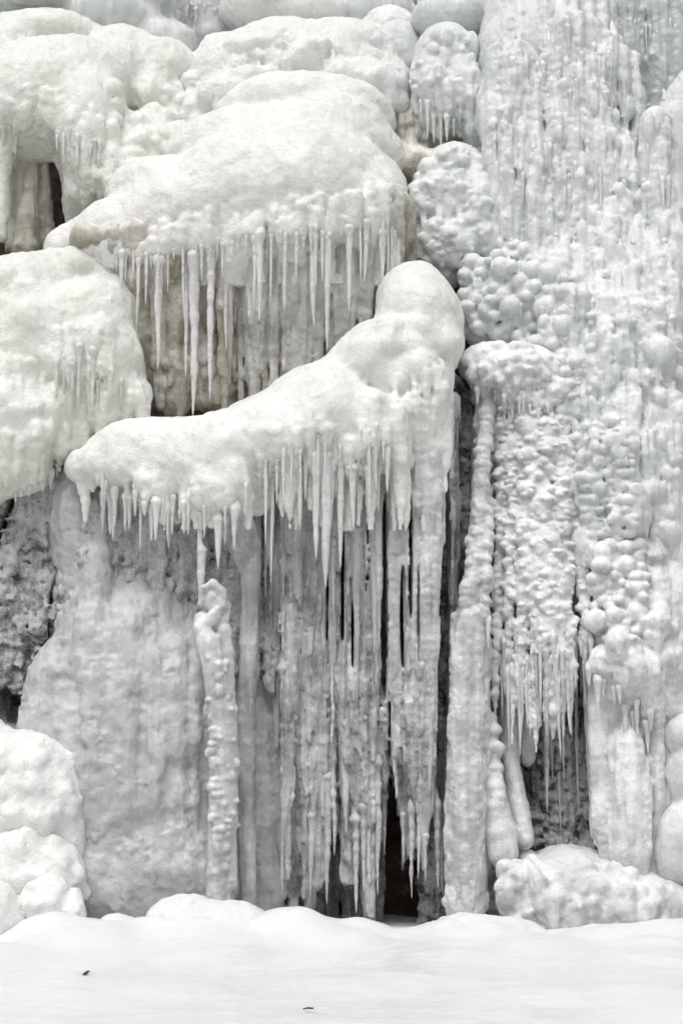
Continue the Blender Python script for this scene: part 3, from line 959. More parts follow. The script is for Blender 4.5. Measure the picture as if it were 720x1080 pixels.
    b.e(205, 830, .65, 50, 170, 30).e(60, 760, .6, 38, 80, 30).e(85, 540, .8, 24, 50, 30).e(215, 740, .8, 40, 90, 30).e(155, 670, .85, 60, 50, 30)
    b.e(135, 655, 1.05, 84, 100, 40).e(95, 560, 1.0, 40, 80, 40).e(200, 690, .95, 46, 80, 36)
    b.e(250, 860, .85, 60, 150, 26).e(275, 760, .95, 40, 120, 22).e(110, 830, .3, 60, 90, 40).e(170, 800, .4, 50, 120, 36).e(140, 930, .3, 110, 60, 40)
    b.drips([(70, 520), (110, 540)], 20, L=(60, 160), r=(4, 9), k=.04, pick=1)
    b.drips([(90, 620), (240, 660)], 40, L=(60, 220), r=(5, 12), k=.08, pick=1, rowj=40)
    b.drips([(200, 700), (300, 700)], 26, L=(60, 220), r=(3, 8), k=.04, pick=1, rowj=50)
    b.knobs([(40, 660), (70, 520), (110, 540), (120, 620), (230, 650), (200, 700), (60, 720)], 120, r=(2.5, 7), k=.025, squash=(.7, 1.8), out=.25, apart=.5)
    b.solve([lump(.05, .34), flute(.010, .07), lump(.014, .11, seed=2), masked(lump(.018, .05), .3, 0, .3), lump(.014, .13, seed=12), lump(.006, .03, seed=9)])
    body(b, 'ice_apron', M_MIST, None, 'misty grey apron of bulging ice below the left end of the ledge', 'ice formation')

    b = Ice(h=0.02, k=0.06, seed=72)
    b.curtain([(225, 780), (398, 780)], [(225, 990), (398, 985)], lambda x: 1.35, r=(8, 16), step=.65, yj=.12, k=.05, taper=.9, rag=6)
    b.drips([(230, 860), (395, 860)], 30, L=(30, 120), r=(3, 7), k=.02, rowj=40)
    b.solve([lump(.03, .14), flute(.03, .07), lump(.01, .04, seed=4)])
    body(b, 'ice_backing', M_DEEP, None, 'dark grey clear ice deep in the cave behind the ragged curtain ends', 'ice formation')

    # rough recess in the shade of the ledge, above the apron
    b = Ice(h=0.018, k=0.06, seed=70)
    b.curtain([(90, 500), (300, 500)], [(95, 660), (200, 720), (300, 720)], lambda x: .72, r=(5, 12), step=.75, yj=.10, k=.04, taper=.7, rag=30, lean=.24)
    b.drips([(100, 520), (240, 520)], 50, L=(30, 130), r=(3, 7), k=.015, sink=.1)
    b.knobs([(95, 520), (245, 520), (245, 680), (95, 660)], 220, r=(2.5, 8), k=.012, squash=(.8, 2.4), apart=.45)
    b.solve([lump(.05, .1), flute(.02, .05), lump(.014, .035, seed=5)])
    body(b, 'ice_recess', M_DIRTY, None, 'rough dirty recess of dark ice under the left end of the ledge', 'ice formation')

    # ---------------------------------------------------------------- twisted column
    b = Ice(h=0.016, k=0.03, seed=15)
    b.rope([(213, 640, .05, 3), (217, 624, .05, 4), (227, 618, .05, 4.5), (237, 627, .06, 4.5), (237, 642, .06, 5), (226, 654, .05, 7), (214, 664, .05, 8), (222, 680, .05, 12), (230, 710, .08, 13), (236, 750, .1, 15),
            (239, 800, .12, 15), (237, 860, .15, 15), (233, 920, .2, 13), (232, 965, .2, 14)], k=.03)
    b.e(226, 634, .1, 11, 14, 8).e(238, 668, .12, 9, 10, 8).e(214, 655, .08, 7, 8, 6)
    b.rope([(242, 640, .1, 4), (240, 655, .1, 4), (232, 662, .1, 5)]).rope([(238, 668, .1, 6), (242, 690, .12, 7), (243, 790, .15, 7), (244, 930, .2, 8)])
    b.beads([(228, 770, .02), (234, 860, .05), (229, 925, .12)], 7, gap=1.0, jit=.7, squash=.7, k=.02)
    b.knobs([(215, 690), (250, 690), (250, 930), (222, 930)], 60, r=(2.5, 6), k=.012, squash=(.5, 1.5), out=.3)
    b.shift(-.28)
    b.solve([lump(.014, .06), lump(.006, .03, seed=3)])
    body(b, 'twisted_ice_column', M_LILAC, None, 'slender white twisted column of ice curling at its top, before the grey curtain', 'ice column')
    b = Ice(h=0.016, k=0.03, seed=16)
    b.rope([(252, 545, .1, 14), (262, 575, .15, 13), (264, 600, .2, 10), (262, 680, .25, 9), (260, 760, .3, 10), (262, 960, .4, 8)]).rope([(240, 560, .1, 8), (256, 600, .2, 5)])
    b.solve([lump(.012, .07)])
    body(b, 'ice_pillar', M_GREY, None, 'thin smooth grey pillar with a knob at its top, right of the twisted column', 'ice column')
    b = Ice(h=0.014, k=0.02, seed=17)
    b.rope([(211, 525, -.2, 7), (211, 545, -.2, 3), (211, 574, -.2, 3), (213, 580, -.2, 5), (212, 605, -.2, 4), (211, 634, -.2, 2)])
    b.solve([lump(.006, .05)])
    body(b, 'hanging_icicle', M_ICICLE, None, 'single thin white icicle with a bead at mid length under the rounded ledge lobe', 'icicle')

    # ---------------------------------------------------------------- right of the slit: beaded column
    t = thing('ice_column', 'tall pale column right of the dark slit, beaded above and smooth below', 'ice column', 490, 960, .2)
    b = Ice(h=0.015, k=0.04, seed=18)
    b.rope([(514, 425, .85, 9), (510, 470, .6, 7), (506, 510, .48, 8), (502, 580, .4, 9), (494, 650, .35, 13), (490, 760, .3, 17), (490, 850, .3, 21), (491, 920, .3, 21), (492, 975, .3, 19)], k=.05)
    b.rope([(505, 660, .4, 8), (508, 800, .4, 9), (506, 940, .4, 8)]).rope([(484, 700, .3, 6), (480, 830, .3, 8), (478, 960, .3, 8)])
    b.beads([(514, 430, .8), (510, 470, .58), (508, 505, .46), (504, 570, .35), (496, 620, .3), (488, 670, .25), (484, 720, .25)], 8, gap=.75, k=.012)
    b.beads([(500, 560, .38), (492, 640, .28)], 7, gap=.8, k=.012)
    b.beads([(513, 540, .4), (512, 610, .3), (510, 655, .25)], 7, gap=.7, k=.012)
    b.knobs([(470, 660), (515, 640), (515, 960), (470, 960)], 50, r=(3, 7), k=.02, squash=(1, 4), out=.2)
    b.drips([(478, 660), (512, 660)], 14, L=(60, 240), r=(4, 7), k=.03, pick=1)
    b.solve([lump(.014, .08), flute(.010, .04), masked(cauli(.018, .05), .3), lump(.006, .035, seed=4)])
    body(b, 'column', M_LILAC, t)
    fringe(t, b, [(500, 640), (515, 640)], 3, L=(20, 50), r=(2, 4), seed=20)

    # ---------------------------------------------------------------- dark glazed wall in the slit and the right cave
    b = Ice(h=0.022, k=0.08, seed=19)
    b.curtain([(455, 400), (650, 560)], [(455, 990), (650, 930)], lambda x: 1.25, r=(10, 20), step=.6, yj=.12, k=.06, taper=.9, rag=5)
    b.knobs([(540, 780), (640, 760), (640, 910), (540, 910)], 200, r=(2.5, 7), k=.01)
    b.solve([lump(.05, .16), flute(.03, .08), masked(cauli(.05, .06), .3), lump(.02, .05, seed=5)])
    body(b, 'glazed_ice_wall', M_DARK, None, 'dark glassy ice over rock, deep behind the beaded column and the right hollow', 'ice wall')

    # ---------------------------------------------------------------- cauliflower cascade
    t = thing('ice_cascade', 'knobbly cauliflower-like white cascade right of centre with a fringe of icicles below', 'ice formation', 575, 760, .3, 'knobbly cascades on the right')
    b = Ice(h=0.014, k=0.07, seed=21)
    b.e(545, 395, 1.0, 52, 32, 50).e(515, 385, 1.05, 32, 24, 36).e(590, 410, 1.05, 34, 34, 40).e(560, 420, 1.0, 50, 34, 40)
    b.e(570, 480, .95, 34, 60, 30).e(560, 560, .9, 30, 70, 26).e(580, 620, .85, 30, 70, 24).e(605, 560, .85, 32, 90, 28).e(530, 470, 1.1, 34, 70, 26).e(615, 480, .95, 34, 80, 30).e(520, 520, 1.1, 24, 70, 22)
    b.strand([(508, 440, .95), (512, 520, .75), (510, 600, .6), (507, 640, .55)], 9, 5)
    b.strand([(528, 430, .85), (530, 520, .7), (526, 610, .6), (521, 735, .55)], 10, 5)
    b.strand([(544, 440, .8), (541, 520, .62), (537, 620, .52), (536, 725, .5)], 10, 5)
    b.strand([(560, 440, .72), (556, 520, .55), (552, 600, .45), (548, 742, .42)], 13, 6)
    b.strand([(572, 450, .68), (570, 540, .5), (575, 620, .3), (583, 752, .26)], 16, 8)
    b.strand([(566, 530, .5), (562, 600, .38), (566, 660, .36), (565, 765, .36)], 11, 5)
    b.strand([(590, 440, .72), (592, 520, .55), (594, 610, .34), (601, 722, .3)], 15, 7)
    b.strand([(600, 470, .72), (608, 560, .5), (614, 620, .42), (619, 676, .4)], 12, 5)
    b.strand([(610, 460, .75), (622, 530, .62), (630, 600, .5), (632, 668, .48)], 12, 6)
    b.drips([(495, 400), (605, 425)], 40, L=(14, 50), r=(2, 5), k=.02, rowj=20)
    b.knobs([(490, 370), (560, 360), (610, 400), (610, 430), (500, 420)], 60, r=(5, 11), k=.03, out=.25, squash=(.7, 1.0), apart=.5)
    b.knobs([(510, 430), (610, 430), (632, 690), (550, 700)], 240, r=(2.5, 6), k=.012, out=.4, squash=(.5, .9), apart=.6, late=True)
    b.strand([(582, 560, .42), (588, 640, .28), (592, 735, .28)], 13, 6)
    b.drips([(540, 680), (632, 680)], 34, L=(20, 90), r=(2, 4.5), k=.015, pick=1.3, rowj=24)
    b.solve([lump(.012, .08), lump(.006, .03, seed=4)])
    body(b, 'cascade', M_KNOB, t)
    for x, y0, y1, r in ((541, 690, 735, 3), (549, 700, 760, 4), (556, 700, 775, 4), (562, 700, 740, 3), (571, 700, 755, 4), (580, 695, 762, 5), (586, 700, 740, 3), (592, 700, 745, 3), (598, 690, 784, 4.5), (606, 690, 742, 3),
                         (613, 680, 725, 3), (619, 680, 700, 3), (530, 690, 730, 4), (536, 690, 728, 3), (575, 700, 800, 3.5), (566, 710, 770, 3)):
        icicle(t, b, x + rng.uniform(-3, 3), y0 - rng.uniform(0, 22), y1 + rng.uniform(-24, 6), r * rng.uniform(.6, 1.1), rng.choice([M_ICICLE, M_ICICLE_GREY]), blunt=.25, knob=.3)
    fringe(t, b, [(520, 690), (560, 705), (630, 680)], 26, L=(14, 90), r=(1.3, 3.6), seed=23, jit=30)
    g = random.Random(91)                       # thin grey icicles deep in the hollow
    for i in range(18):
        x = g.uniform(538, 634)
        icicle(t, b, x, 640, g.uniform(730, 880) - abs(x - 590) * .6, g.uniform(2.5, 6), M_ICICLE_GREY, y=g.uniform(.75, 1.0), knob=.3)
    fringe(t, b, [(500, 415), (560, 425), (600, 440)], 14, L=(10, 30), r=(2, 3.5), seed=22)

    # behind the fringe, icicles and grey stumps in the cave
    t = thing('ice_stump', 'cluster of short grey stumps of ice standing in the right hollow', 'ice formation', 530, 900, .5)
    b = Ice(h=0.018, k=0.04, seed=23)
    b.rope([(515, 760, .6, 10), (516, 800, .45, 9), (520, 840, .4, 13), (528, 880, .35, 17), (530, 900, .3, 16)]).rope([(538, 800, .7, 9), (545, 850, .6, 11), (552, 885, .5, 11)]).rope([(503, 800, .6, 6), (506, 880, .5, 9), (505, 920, .4, 9)])
    b.rope([(535, 730, .8, 10), (540, 850, .8, 10)]).rope([(560, 740, .8, 10), (556, 800, .9, 8)])
    b.beads([(516, 770, .5), (520, 830, .35), (528, 890, .3)], 11, gap=.9, k=.03)
    b.solve([lump(.015, .1), cauli(.012, .05)])
    body(b, 'stump', M_LILAC, t)

    # ---------------------------------------------------------------- right wall: streaked above, nodular below
    t = thing('ice_wall', 'tall pale green-grey ice face at right, streaked above and crusted in nodules below', 'ice wall', 640, 620, 1.2)
    b = Ice(h=0.017, k=0.09, seed=24)
    b.e(580, 90, 2.4, 80, 150, 50).e(690, 260, 2.15, 90, 130, 46).e(600, 220, 1.95, 90, 120, 44).e(760, 250, 2.0, 90, 200, 50).e(640, -20, 3.1, 140, 90, 50).e(620, 40, 2.5, 34, 60, 40)
    b.e(548, 60, 2.2, 40, 50, 40).e(530, 120, 2.0, 30, 50, 36).e(545, 190, 1.8, 40, 70, 36).e(478, 20, 2.8, 44, 28, 30).e(520, 8, 2.8, 50, 30, 36)
    b.curtain([(520, 60), (625, 30), (660, 60), (680, 130), (760, 130)], [(520, 240), (570, 290), (640, 280), (700, 320), (760, 330)], lambda x: 1.75 + .1 * math.sin(x * .06), r=(5, 13), step=1.05, yj=.16, k=.05, taper=.55, rag=70, lean=.1)
    b.rope([(690, 128, 1.5, 15), (690, 180, 1.5, 15), (693, 260, 1.45, 12), (700, 340, 1.4, 4)], k=.04).rope([(712, 122, 1.6, 16), (716, 300, 1.55, 12)], k=.04)
    b.rope([(572, 205, 1.55, 14), (574, 250, 1.5, 13), (576, 285, 1.45, 6)], k=.04).rope([(610, 218, 1.6, 20), (615, 280, 1.5, 16)], k=.05).rope([(640, 220, 1.6, 16), (645, 300, 1.45, 14)], k=.05)
    for x, y0, y1, d, r0, r1 in ((545, 70, 200, 1.72, 24, 12), (522, 115, 215, 1.66, 18, 12), (600, 30, 190, 1.72, 20, 12), (628, 70, 150, 1.62, 12, 8), (640, 40, 108, 1.7, 9, 3), (655, 55, 125, 1.75, 8, 3), (668, 60, 118, 1.8, 6, 3), (655, 160, 250, 1.62, 16, 10), (585, 110, 190, 1.6, 13, 8),
                                 (560, 215, 300, 1.5, 12, 8), (530, 200, 280, 1.55, 16, 10), (630, 240, 330, 1.42, 16, 9), (668, 250, 350, 1.4, 15, 9), (600, 290, 360, 1.35, 15, 10)):
        b.rope([(x, y0, d + .05, r0), (x + 2, y0 + (y1 - y0) * .4, d, r0 * .85), (x + 4, y1, d - .05, r1), (x + 4, y1 + 30, d - .05, 3)], k=.05)
    # nodular part
    b.e(540, 320, 1.55, 50, 50, 34).e(600, 340, 1.55, 70, 90, 34).e(670, 390, 1.35, 70, 140, 40).e(640, 460, 1.0, 60, 110, 36).e(720, 400, 1.3, 70, 170, 40).e(505, 320, 1.5, 22, 50, 24)
    b.e(690, 560, .9, 60, 100, 40).e(640, 560, .85, 36, 90, 34).e(770, 560, 1.0, 60, 160, 40).e(585, 290, 1.6, 60, 34, 34).e(620, 280, 1.75, 70, 60, 36).e(700, 290, 1.7, 70, 70, 36)
    for x0, y0, x1, y1, d, r in ((610, 310, 620, 450, 1.1, 15), (650, 310, 655, 420, 1.0, 17), (690, 350, 695, 450, .95, 16), (650, 430, 660, 560, .65, 17), (620, 460, 628, 600, .6, 14), (690, 460, 700, 500, .8, 20), (590, 330, 600, 400, 1.15, 14)):
        b.beads([(x0, y0, d), (x1, y1, d - .2)], r, gap=.6, k=.03, squash=.7)
    b.drips([(515, 60), (640, 40)], 40, L=(20, 220), r=(2, 8), k=.035, cling=.4, pick=1, sink=.3, rowj=80)
    b.drips([(515, 130), (650, 120)], 46, L=(20, 220), r=(2, 8), k=.035, cling=.4, pick=1, sink=.3, rowj=80)
    b.drips([(530, 200), (715, 190)], 54, L=(40, 220), r=(2, 9), k=.035, cling=.4, pick=1, sink=.3, rowj=80)
    b.drips([(560, 250), (715, 250)], 44, L=(40, 200), r=(4, 9), k=.035, cling=.4, pick=1, sink=.3, rowj=80)
    b.drips([(600, 330), (715, 320)], 50, L=(40, 130), r=(5, 10), k=.02, cling=.4, pick=1, sink=.1, rowj=70)
    b.drips([(620, 390), (715, 390)], 36, L=(40, 120), r=(5, 11), k=.02, cling=.4, pick=1, sink=.1, rowj=70)
    b.drips([(620, 470), (715, 480)], 30, L=(40, 120), r=(5, 11), k=.02, cling=.4, pick=1, sink=.1, rowj=70)
    b.knobs([(510, 60), (600, 120), (720, 200), (720, 280), (540, 270), (515, 160)], 60, r=(4, 12), k=.03, out=.2, squash=(1, 2.6), apart=.6)
    for i in range(15):
        x = b.rnd.uniform(590, 715)
        y = b.rnd.uniform(290, 470)
        d = float(np.interp(y, [290, 480], [1.15, .62]))
        L_ = b.rnd.uniform(60, 130)
        b.strand([(x, y, d), (x + b.rnd.uniform(0, 10), y + L_ * .5, d - .1), (x + b.rnd.uniform(6, 18), y + L_, d - .14)], b.rnd.uniform(9, 15), b.rnd.uniform(4, 8), k=.016)
    b.knobs([(485, 260), (560, 270), (600, 300), (600, 430), (560, 365), (485, 350)], 90, r=(6, 17), k=.008, out=.5, squash=.9, apart=.6)
    b.knobs([(485, 260), (560, 270), (600, 300), (600, 430), (560, 365), (485, 350)], 90, r=(3, 6), k=.008, out=.5, squash=.9, apart=.7)
    b.knobs([(590, 310), (720, 330), (720, 560), (610, 640), (590, 440)], 60, r=(6, 17), k=.03, out=.3, squash=(.7, 1.8), apart=.45)
    b.knobs([(590, 310), (720, 330), (720, 560), (610, 640), (590, 440)], 60, r=(2.5, 6), k=.02, out=.35, squash=(.7, 2.2), apart=.6)
    b.knobs([(580, 320), (720, 350), (720, 560), (610, 640), (590, 440)], 36, r=(6, 15), k=.02, out=.3, squash=(.6, 1.5), apart=.6, late=True)
    b.knobs([(600, 450), (650, 440), (675, 520), (665, 580), (620, 570)], 60, r=(5, 12), k=.012, out=.4, squash=(.5, .9), apart=.55, late=True)
    b.knobs([(560, 280), (720, 300), (720, 560), (610, 640), (590, 440)], 90, r=(2.5, 6), k=.014, out=.4, squash=(.6, 1.8), apart=.6, late=True)
    b.drips([(520, 90), (645, 60)], 60, L=(30, 120), r=(1.4, 3.5), k=.010, pick=1.2, sink=-.1, rowj=60)
    b.drips([(520, 190), (715, 190)], 80, L=(30, 120), r=(1.4, 4), k=.010, pick=1.2, sink=-.1, rowj=70)
    b.drips([(600, 330), (715, 310)], 50, L=(30, 130), r=(1.6, 5), k=.010, pick=1.2, sink=-.1, rowj=60)
    b.drips([(620, 440), (715, 440)], 50, L=(30, 130), r=(1.6, 5), k=.010, pick=1.2, sink=-.1, rowj=60)
    b.knobs([(490, 240), (560, 260), (600, 300), (595, 420), (560, 365), (488, 350)], 60, r=(7, 15), k=.010, out=.45, squash=.9, apart=.6, late=True)
    b.knobs([(515, 60), (650, 60), (715, 150), (715, 290), (520, 250)], 60, r=(2.5, 7), k=.018, out=.35, squash=(1, 3), apart=.6, late=True)
    b.solve([lump(.018, .13), flute(.011, .05), lump(.007, .035, seed=6)])
    body(b, 'face', M_COOL, t)
    c = Ice(h=0.02, k=0.08, seed=73)
    c.curtain([(600, -40), (790, -40)], [(600, 220), (790, 220)], lambda x: 2.45, r=(8, 20), step=.65, yj=.1, k=.07, taper=.85, rag=10, lean=.25)
    c.drips([(630, 20), (720, 10)], 30, L=(40, 160), r=(2, 5), k=.02, rowj=30, pick=1)
    c.drips([(630, 90), (720, 80)], 24, L=(30, 100), r=(2, 5), k=.02, rowj=30, pick=1)
    c.solve([flute(.02, .06), lump(.02, .12), lump(.007, .04, seed=5)])
    body(c, 'sheet', M_BLUE, t)
    fringe(t, c, [(640, 20), (715, 30)], 12, L=(14, 60), r=(1.2, 3), seed=61)
    fringe(t, b, [(560, 50), (660, 60)], 12, L=(40, 120), r=(2.2, 5), seed=62, jit=30, proud=.008, flare=.1)
    fringe(t, b, [(540, 170), (715, 190)], 14, L=(40, 130), r=(2.2, 5.5), seed=63, jit=40, proud=.008, flare=.1)
    for k_, (ya, yb) in enumerate(((55, 60), (100, 110), (180, 200), (250, 260), (310, 340))):
        fringe(t, b, [(535, ya), (715, yb)], 9, L=(12, 70), r=(1.5, 4), seed=25 + k_)

    # lump with icicles left of the wall
    t = thing('ice_boulder', 'grey-white lump near top centre with thin icicles dripping from its chin', 'ice formation', 475, 150, 2.3)
    b = Ice(h=0.02, k=0.05, seed=28)
    b.e(470, 62, 2.5, 34, 38, 36).e(455, 85, 2.4, 22, 40, 30).e(485, 100, 2.3, 26, 46, 30).e(500, 120, 2.3, 16, 46, 26).e(470, 110, 2.4, 30, 36, 26).e(415, 60, 3.0, 34, 40, 30)
    b.knobs([(436, 40), (510, 30), (515, 150), (440, 130)], 70, r=(3, 9), k=.015, apart=.5, squash=(1, 2))
    b.drips([(436, 80), (510, 90)], 26, L=(20, 70), r=(3, 6), k=.02)
    b.solve([lump(.03, .2), flute(.012, .06), lump(.008, .04, seed=4)])
    body(b, 'lump', M_COOL, t)
    for x, y0, y1, r in ((433, 85, 95, 2), (444, 105, 125, 2.5), (451, 105, 147, 3), (457, 120, 152, 2.5), (465, 120, 155, 2.5), (471, 120, 150, 3), (478, 125, 145, 2), (436, 70, 100, 2.5)):
        icicle(t, b, x, y0, y1, r)

    b = Ice(h=0.02, k=0.12, seed=29)
    b.e(480, 190, 2.0, 36, 40, 36).e(460, 215, 1.9, 32, 40, 32).e(500, 220, 1.8, 34, 50, 32).e(485, 260, 1.7, 46, 30, 30).e(455, 258, 1.9, 30, 28, 26).e(520, 260, 1.75, 26, 34, 30)
    b.knobs([(430, 170), (500, 150), (540, 290), (440, 290)], 34, r=(7, 17), k=.06, apart=.55, out=.25)
    b.knobs([(430, 170), (500, 150), (540, 290), (440, 290)], 120, r=(2.5, 6), k=.012, apart=.6)
    b.drips([(440, 200), (530, 210)], 20, L=(20, 60), r=(3, 6), k=.02)
    b.solve([lump(.03, .2), lump(.010, .06, seed=3), lump(.006, .035, seed=4)])
    body(b, 'ice_boulder', M_COOL, None, 'rounded grey-white ice boulder wedged between the big dome and the streaked wall', 'ice formation')

    # ---------------------------------------------------------------- lower right bulge and pillars
    t = thing('ice_cascade', 'pinkish-white frozen cascade at lower right ending in smooth fat pillars', 'ice formation', 670, 930, .6, 'knobbly cascades on the right')
    b = Ice(h=0.017, k=0.06, seed=33)
    b.e(665, 620, .8, 44, 90, 36).e(690, 700, .7, 60, 120, 36).e(650, 700, .6, 30, 80, 28).e(720, 620, .9, 40, 110, 36).e(750, 780, .7, 70, 180, 40).e(700, 845, .75, 50, 100, 34)
    b.rope([(662, 790, .3, 17), (664, 840, .28, 19), (664, 900, .28, 20), (664, 935, .28, 18)], k=.05).rope([(632, 700, .55, 14), (630, 780, .5, 10), (634, 860, .45, 10), (640, 910, .45, 8)], k=.05)
    b.rope([(622, 720, .6, 8), (626, 800, .6, 7), (628, 880, .55, 6)], k=.04).rope([(692, 760, .4, 9), (695, 830, .4, 7), (690, 925, .4, 10)], k=.05).rope([(710, 640, .6, 12), (712, 780, .5, 10), (706, 930, .45, 12)], k=.05)
    b.e(715, 505, 1.0, 34, 14, 30, k=.03).e(722, 552, .9, 34, 14, 30, k=.03).e(720, 580, 1.0, 34, 40, 30)
    b.beads([(655, 560, .55), (672, 620, .4), (690, 680, .35)], 15, gap=.6, k=.02, squash=.7)
    b.beads([(640, 590, .5), (652, 650, .35), (668, 720, .35)], 16, gap=.6, k=.02, squash=.7)
    b.knobs([(620, 560), (680, 560), (700, 680), (680, 730), (640, 720)], 120, r=(6, 14), k=.015, squash=.8)
    b.strand([(640, 560, .6), (650, 640, .42), (662, 720, .36)], 14, 7)
    b.strand([(655, 560, .55), (672, 640, .38), (684, 730, .34)], 14, 7)
    b.strand([(675, 570, .55), (690, 650, .42), (700, 740, .4)], 13, 6)
    b.strand([(630, 640, .5), (640, 700, .45), (644, 760, .45)], 11, 6)
    b.knobs([(618, 540), (690, 540), (715, 700), (690, 760), (630, 730)], 110, r=(5, 13), k=.01, out=.45, squash=(.7, 1.1), apart=.5)
    b.drips([(625, 700), (715, 690)], 40, L=(60, 220), r=(4, 9), k=.04, cling=.4, pick=1)
    b.drips([(690, 560), (718, 570)], 12, L=(60, 220), r=(4, 9), k=.04, cling=.4, pick=1)
    b.solve([lump(.014, .12), flute(.010, .05), lump(.006, .035, seed=6)])
    body(b, 'cascade', M_KNOB, t)
    fringe(t, b, [(620, 700), (690, 760)], 10, L=(20, 60), r=(2.5, 5), seed=34)

    b = Ice(h=0.018, k=0.05, seed=35)
    b.e(722, 775, .3, 22, 22, 22).e(728, 815, .3, 26, 34, 24).e(722, 890, .25, 30, 44, 28).e(760, 840, .3, 50, 110, 30).e(708, 905, .3, 18, 30, 20)
    b.solve([lump(.02, .14), cauli(.02, .06)])
    body(b, 'ice_boulder', M_COOL, None, 'knobbly pale ice boulder cut by the right edge near the ground', 'ice formation')

    # ---------------------------------------------------------------- rough dark rock and ice at the left
    b = Ice(h=0.02, k=0.06, seed=36)
    b.e(25, 560, 1.0, 40, 70, 30).e(40, 640, .95, 34, 80, 28).e(0, 640, .9, 40, 100, 30).e(10, 720, 1.0, 40, 60, 30).e(58, 530, 1.0, 30, 40, 26).e(-50, 640, 1.0, 50, 160, 34).e(60, 640, 1.05, 30, 100, 24)
    b.e(62, 600, .7, 6, 45, 60, tilt=-10, cut=True, k=.02).e(50, 690, .6, 8, 46, 60, tilt=-28, cut=True, k=.02).e(8, 540, .7, 5, 34, 60, tilt=-16, cut=True, k=.02).e(8, 745, .6, 16, 22, 60, cut=True, k=.03)
    b.knobs([(0, 510), (70, 510), (60, 740), (0, 760)], 160, r=(3, 9), k=.015, squash=(.7, 2))
    b.solve([lump(.09, .2, sz=.4), lump(.05, .07, seed=2), flute(.04, .08), lump(.02, .035, seed=5)])
    body(b, 'rocky_outcrop', M_CRUST, None, 'dark rough outcrop glazed with dirty ice between the left dome and the snow heap', 'rock')

    # ---------------------------------------------------------------- snow covered heaps at the foot
    heaps = (
        ('snowy white heap at the left edge, tallest of the foot heaps', [(20, 850, .05, 72, 80, 50), (-30, 840, .1, 60, 85, 50), (60, 850, .15, 32, 60, 36), (-5, 790, .3, 24, 26, 24), (75, 890, .1, 20, 50, 30)]),
        ('middle rounded snow heap at the lower left, in front of the tallest one', [(30, 925, -.25, 56, 48, 40), (60, 925, -.2, 28, 36, 30), (-20, 930, -.2, 40, 50, 36), (25, 884, -.2, 14, 10, 16)]),
        ('small smooth snowball-like heap lowest at the left, before the others', [(52, 962, -.6, 36, 34, 34)]),
        ('little snow heap half buried on the left border', [(2, 975, -.8, 22, 36, 30), (-25, 980, -.8, 30, 40, 30)]),
    )
    for i, (lab, es) in enumerate(heaps):
        b = Ice(h=0.018, k=0.16, seed=40 + i)
        for e in es:
            b.e(*e)
        b.knobs([(-10, 780), (90, 800), (90, 1000), (-10, 1000)], 26, r=(6, 16), k=.07, out=.15)
        b.solve([lump(.05, .28), lump(.02, .1, seed=3), lump(.008, .04, seed=6)])
        body(b, 'snow_heap', M_WHITE, None, lab, 'snow heap', 'rounded snow heaps at the foot')
    # rounded mounds on the snow ridge
    mounds = (
        ('wide low snow mound under the misty apron and twisted column', [(195, 985, -.7, 48, 40, 44), (240, 985, -.75, 60, 32, 44), (290, 995, -.7, 60, 30, 40)]),
        ('small snow mound left of the wide one', [(125, 992, -.8, 34, 28, 34)]),
        ('smooth round snow mound right below the dark cave mouth', [(500, 1005, -.8, 74, 42, 50), (450, 1000, -.7, 40, 24, 30), (540, 1000, -.7, 40, 34, 36)]),
    )
    for i, (lab, es) in enumerate(mounds):
        b = Ice(h=0.018, k=0.08, seed=50 + i)
        for e in es:
            b.e(*e)
        b.solve([lump(.05, .35), lump(.018, .1, seed=3), lump(.008, .04, seed=6)])
        body(b, 'snow_mound', M_SNOW, None, lab, 'snow mound', 'snow mounds along the ridge')

    # ---------------------------------------------------------------- lower right mound of ice
    b = Ice(h=0.018, k=0.14, seed=60)
    b.e(625, 965, .2, 85, 42, 54).e(680, 965, .15, 60, 40, 44).e(580, 950, .2, 44, 44, 44).e(600, 920, .7, 54, 28, 50).e(545, 945, .1, 22, 32, 26).e(556, 970, 0, 22, 26, 24).e(595, 985, 0, 34, 26, 30).e(725, 985, .2, 50, 36, 40).e(640, 935, .5, 60, 26, 40)
    b.knobs([(522, 900), (560, 900), (590, 985), (540, 990)], 50, r=(5, 13), k=.025, out=.3)
    b.knobs([(570, 900), (700, 930), (710, 985), (580, 985)], 60, r=(5, 14), k=.06, out=.12)
    b.drips([(540, 940), (700, 950)], 30, L=(15, 50), r=(4, 9), k=.05)
    b.solve([lump(.03, .18), lump(.014, .08, seed=3), lump(.007, .035, seed=6)])
    body(b, 'ice_mound', M_LILAC, None, 'lumpy translucent ice mound below the right hollow, behind the snow', 'ice formation')

    # ---------------------------------------------------------------- two dark leaf scraps on the snow
    for (px, py, a, lab) in ((91, 1030, 70, 'upright dark leaf scrap on the snow at lower left'), (325, 1066, -25, 'flat dark leaf scrap on the snow nearest the bottom edge')):
        d = ray(px, py)
        s = (0.02 - CAM[2]) / d[2]
        p = CAM + d * s
        zz = snow_z(np.array([[p[0]]]), np.array([[p[1]]]))[2][0, 0]
        s = (zz + .012 - CAM[2]) / d[2]
        p = CAM + d * s
        ca, sa = math.cos(R(a)), math.sin(R(a))
        V, Fc = [], []
        n = 9
        for layer in (0, 1):
            for i in range(n):
                t = i / (n - 1)
                w = 0.020 * math.sin(math.pi * t) ** .7 * (1 + .25 * math.sin(9 * t)) + .001
                l = (t - .5) * .085
                for sgn in (-1, 0, 1):
                    zz_ = (.012 if sgn else .004) + layer * .0015 + .004 * math.sin(5 * t)
                    V.append((l * ca - sgn * w * sa, (l * sa + sgn * w * ca) * 1.2, zz_ + (l + .03) * .5 * abs(sa)))
        m_ = n * 3
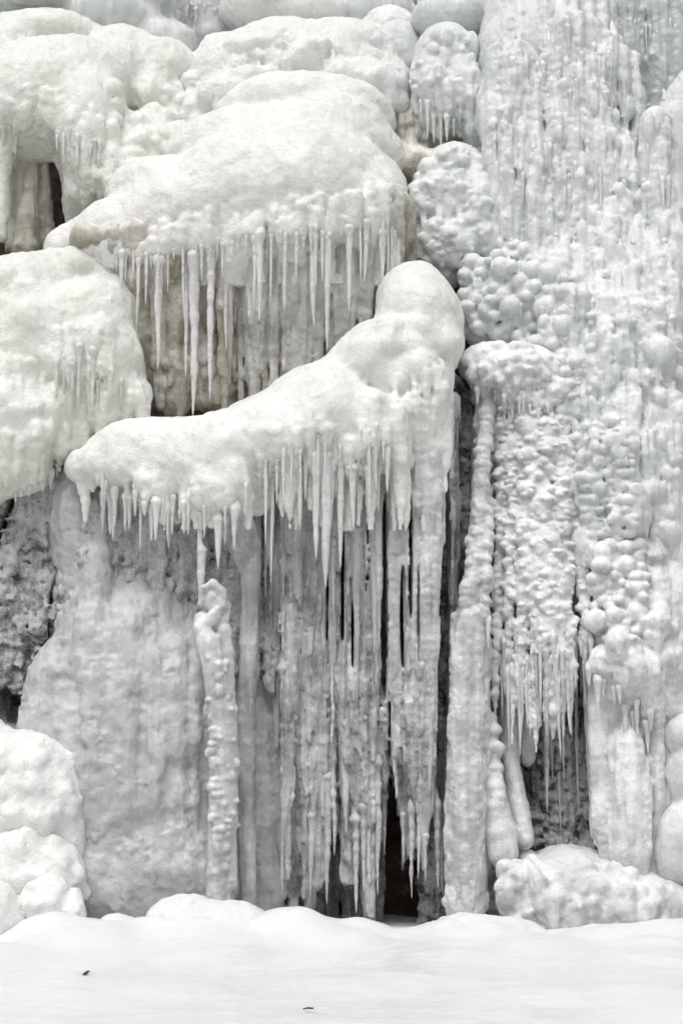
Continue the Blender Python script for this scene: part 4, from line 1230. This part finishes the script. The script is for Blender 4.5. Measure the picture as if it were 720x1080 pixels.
        for layer in (0, 1):
            for i in range(n - 1):
                for j in (0, 1):
                    q = [layer * m_ + i * 3 + j, layer * m_ + i * 3 + j + 1, layer * m_ + (i + 1) * 3 + j + 1, layer * m_ + (i + 1) * 3 + j]
                    Fc.append(q if layer else q[::-1])
        for i in range(n - 1):
            for j in (0, 2):
                Fc.append([i * 3 + j, (i + 1) * 3 + j, m_ + (i + 1) * 3 + j, m_ + i * 3 + j])
        me = bpy.data.meshes.new('dead_leaf')
        me.from_pydata(V, [], Fc)
        o = link('dead_leaf', me, M_LEAF, p)
        tag(o, lab, 'leaf', 'leaf scraps on the snow')


M_LEAF, _nt, _b = new_mat('dead_leaf')
_n = _nt.nodes.new('ShaderNodeTexNoise'); _n.inputs['Scale'].default_value = 60
_r = _nt.nodes.new('ShaderNodeValToRGB')
_r.color_ramp.elements[0].color = (0.012, 0.009, 0.008, 1); _r.color_ramp.elements[1].color = (0.05, 0.035, 0.025, 1)
_nt.links.new(_n.outputs[0], _r.inputs[0]); _nt.links.new(_r.outputs[0], _b.inputs['Base Color'])

build()

# ------------------------------------------------------------------ camera, sky, light
cd = bpy.data.cameras.new('camera')
co = bpy.data.objects.new('camera', cd)
COL.objects.link(co)
co.location = Vector(CAM)
co.rotation_euler = (R(90) + PITCH, 0, 0)
cd.sensor_fit = 'VERTICAL'
cd.angle_y = 2 * math.atan(540 / FOC)
cd.sensor_height = 24.0
cd.lens = 24.0 * FOC / 1080.0
cd.clip_end = 500
scene.camera = co

SUN_EL, SUN_AZ = R(62), R(200)         # high, a little behind the camera and to the left
w = bpy.data.worlds.new('World')
scene.world = w
w.use_nodes = True
nt = w.node_tree
bg = nt.nodes['Background']
sky = nt.nodes.new('ShaderNodeTexSky')
sky.sky_type = 'NISHITA'
sky.sun_disc = False
sky.sun_elevation = SUN_EL
sky.sun_rotation = SUN_AZ
sky.air_density = 1.0
sky.dust_density = 6.0
hs = nt.nodes.new('ShaderNodeHueSaturation')      # grey winter overcast
hs.inputs['Saturation'].default_value = 0.12
nt.links.new(sky.outputs[0], hs.inputs['Color'])
nt.links.new(hs.outputs[0], bg.inputs['Color'])
bg.inputs['Strength'].default_value = 0.10
sd = bpy.data.lights.new('sun', 'SUN')
so = bpy.data.objects.new('sun', sd)
COL.objects.link(so)
sd.energy = 1.3
sd.angle = R(50)
sd.color = (1.0, 0.985, 0.96)
dirv = Vector((math.sin(SUN_AZ) * math.cos(SUN_EL), math.cos(SUN_AZ) * math.cos(SUN_EL), math.sin(SUN_EL)))
so.rotation_euler = dirv.to_track_quat('Z', 'Y').to_euler()

vs = scene.view_settings
vs.view_transform = 'Standard'
vs.look = 'None'
vs.exposure = -0.02
vs.gamma = 1
vs.use_curve_mapping = False
scene.render.engine = 'CYCLES'
scene.cycles.max_bounces = 12
scene.cycles.diffuse_bounces = 5
scene.cycles.transmission_bounces = 10
scene.cycles.use_adaptive_sampling = True
scene.cycles.adaptive_threshold = 0.035
print('built in %.1fs' % (time.time() - T0))
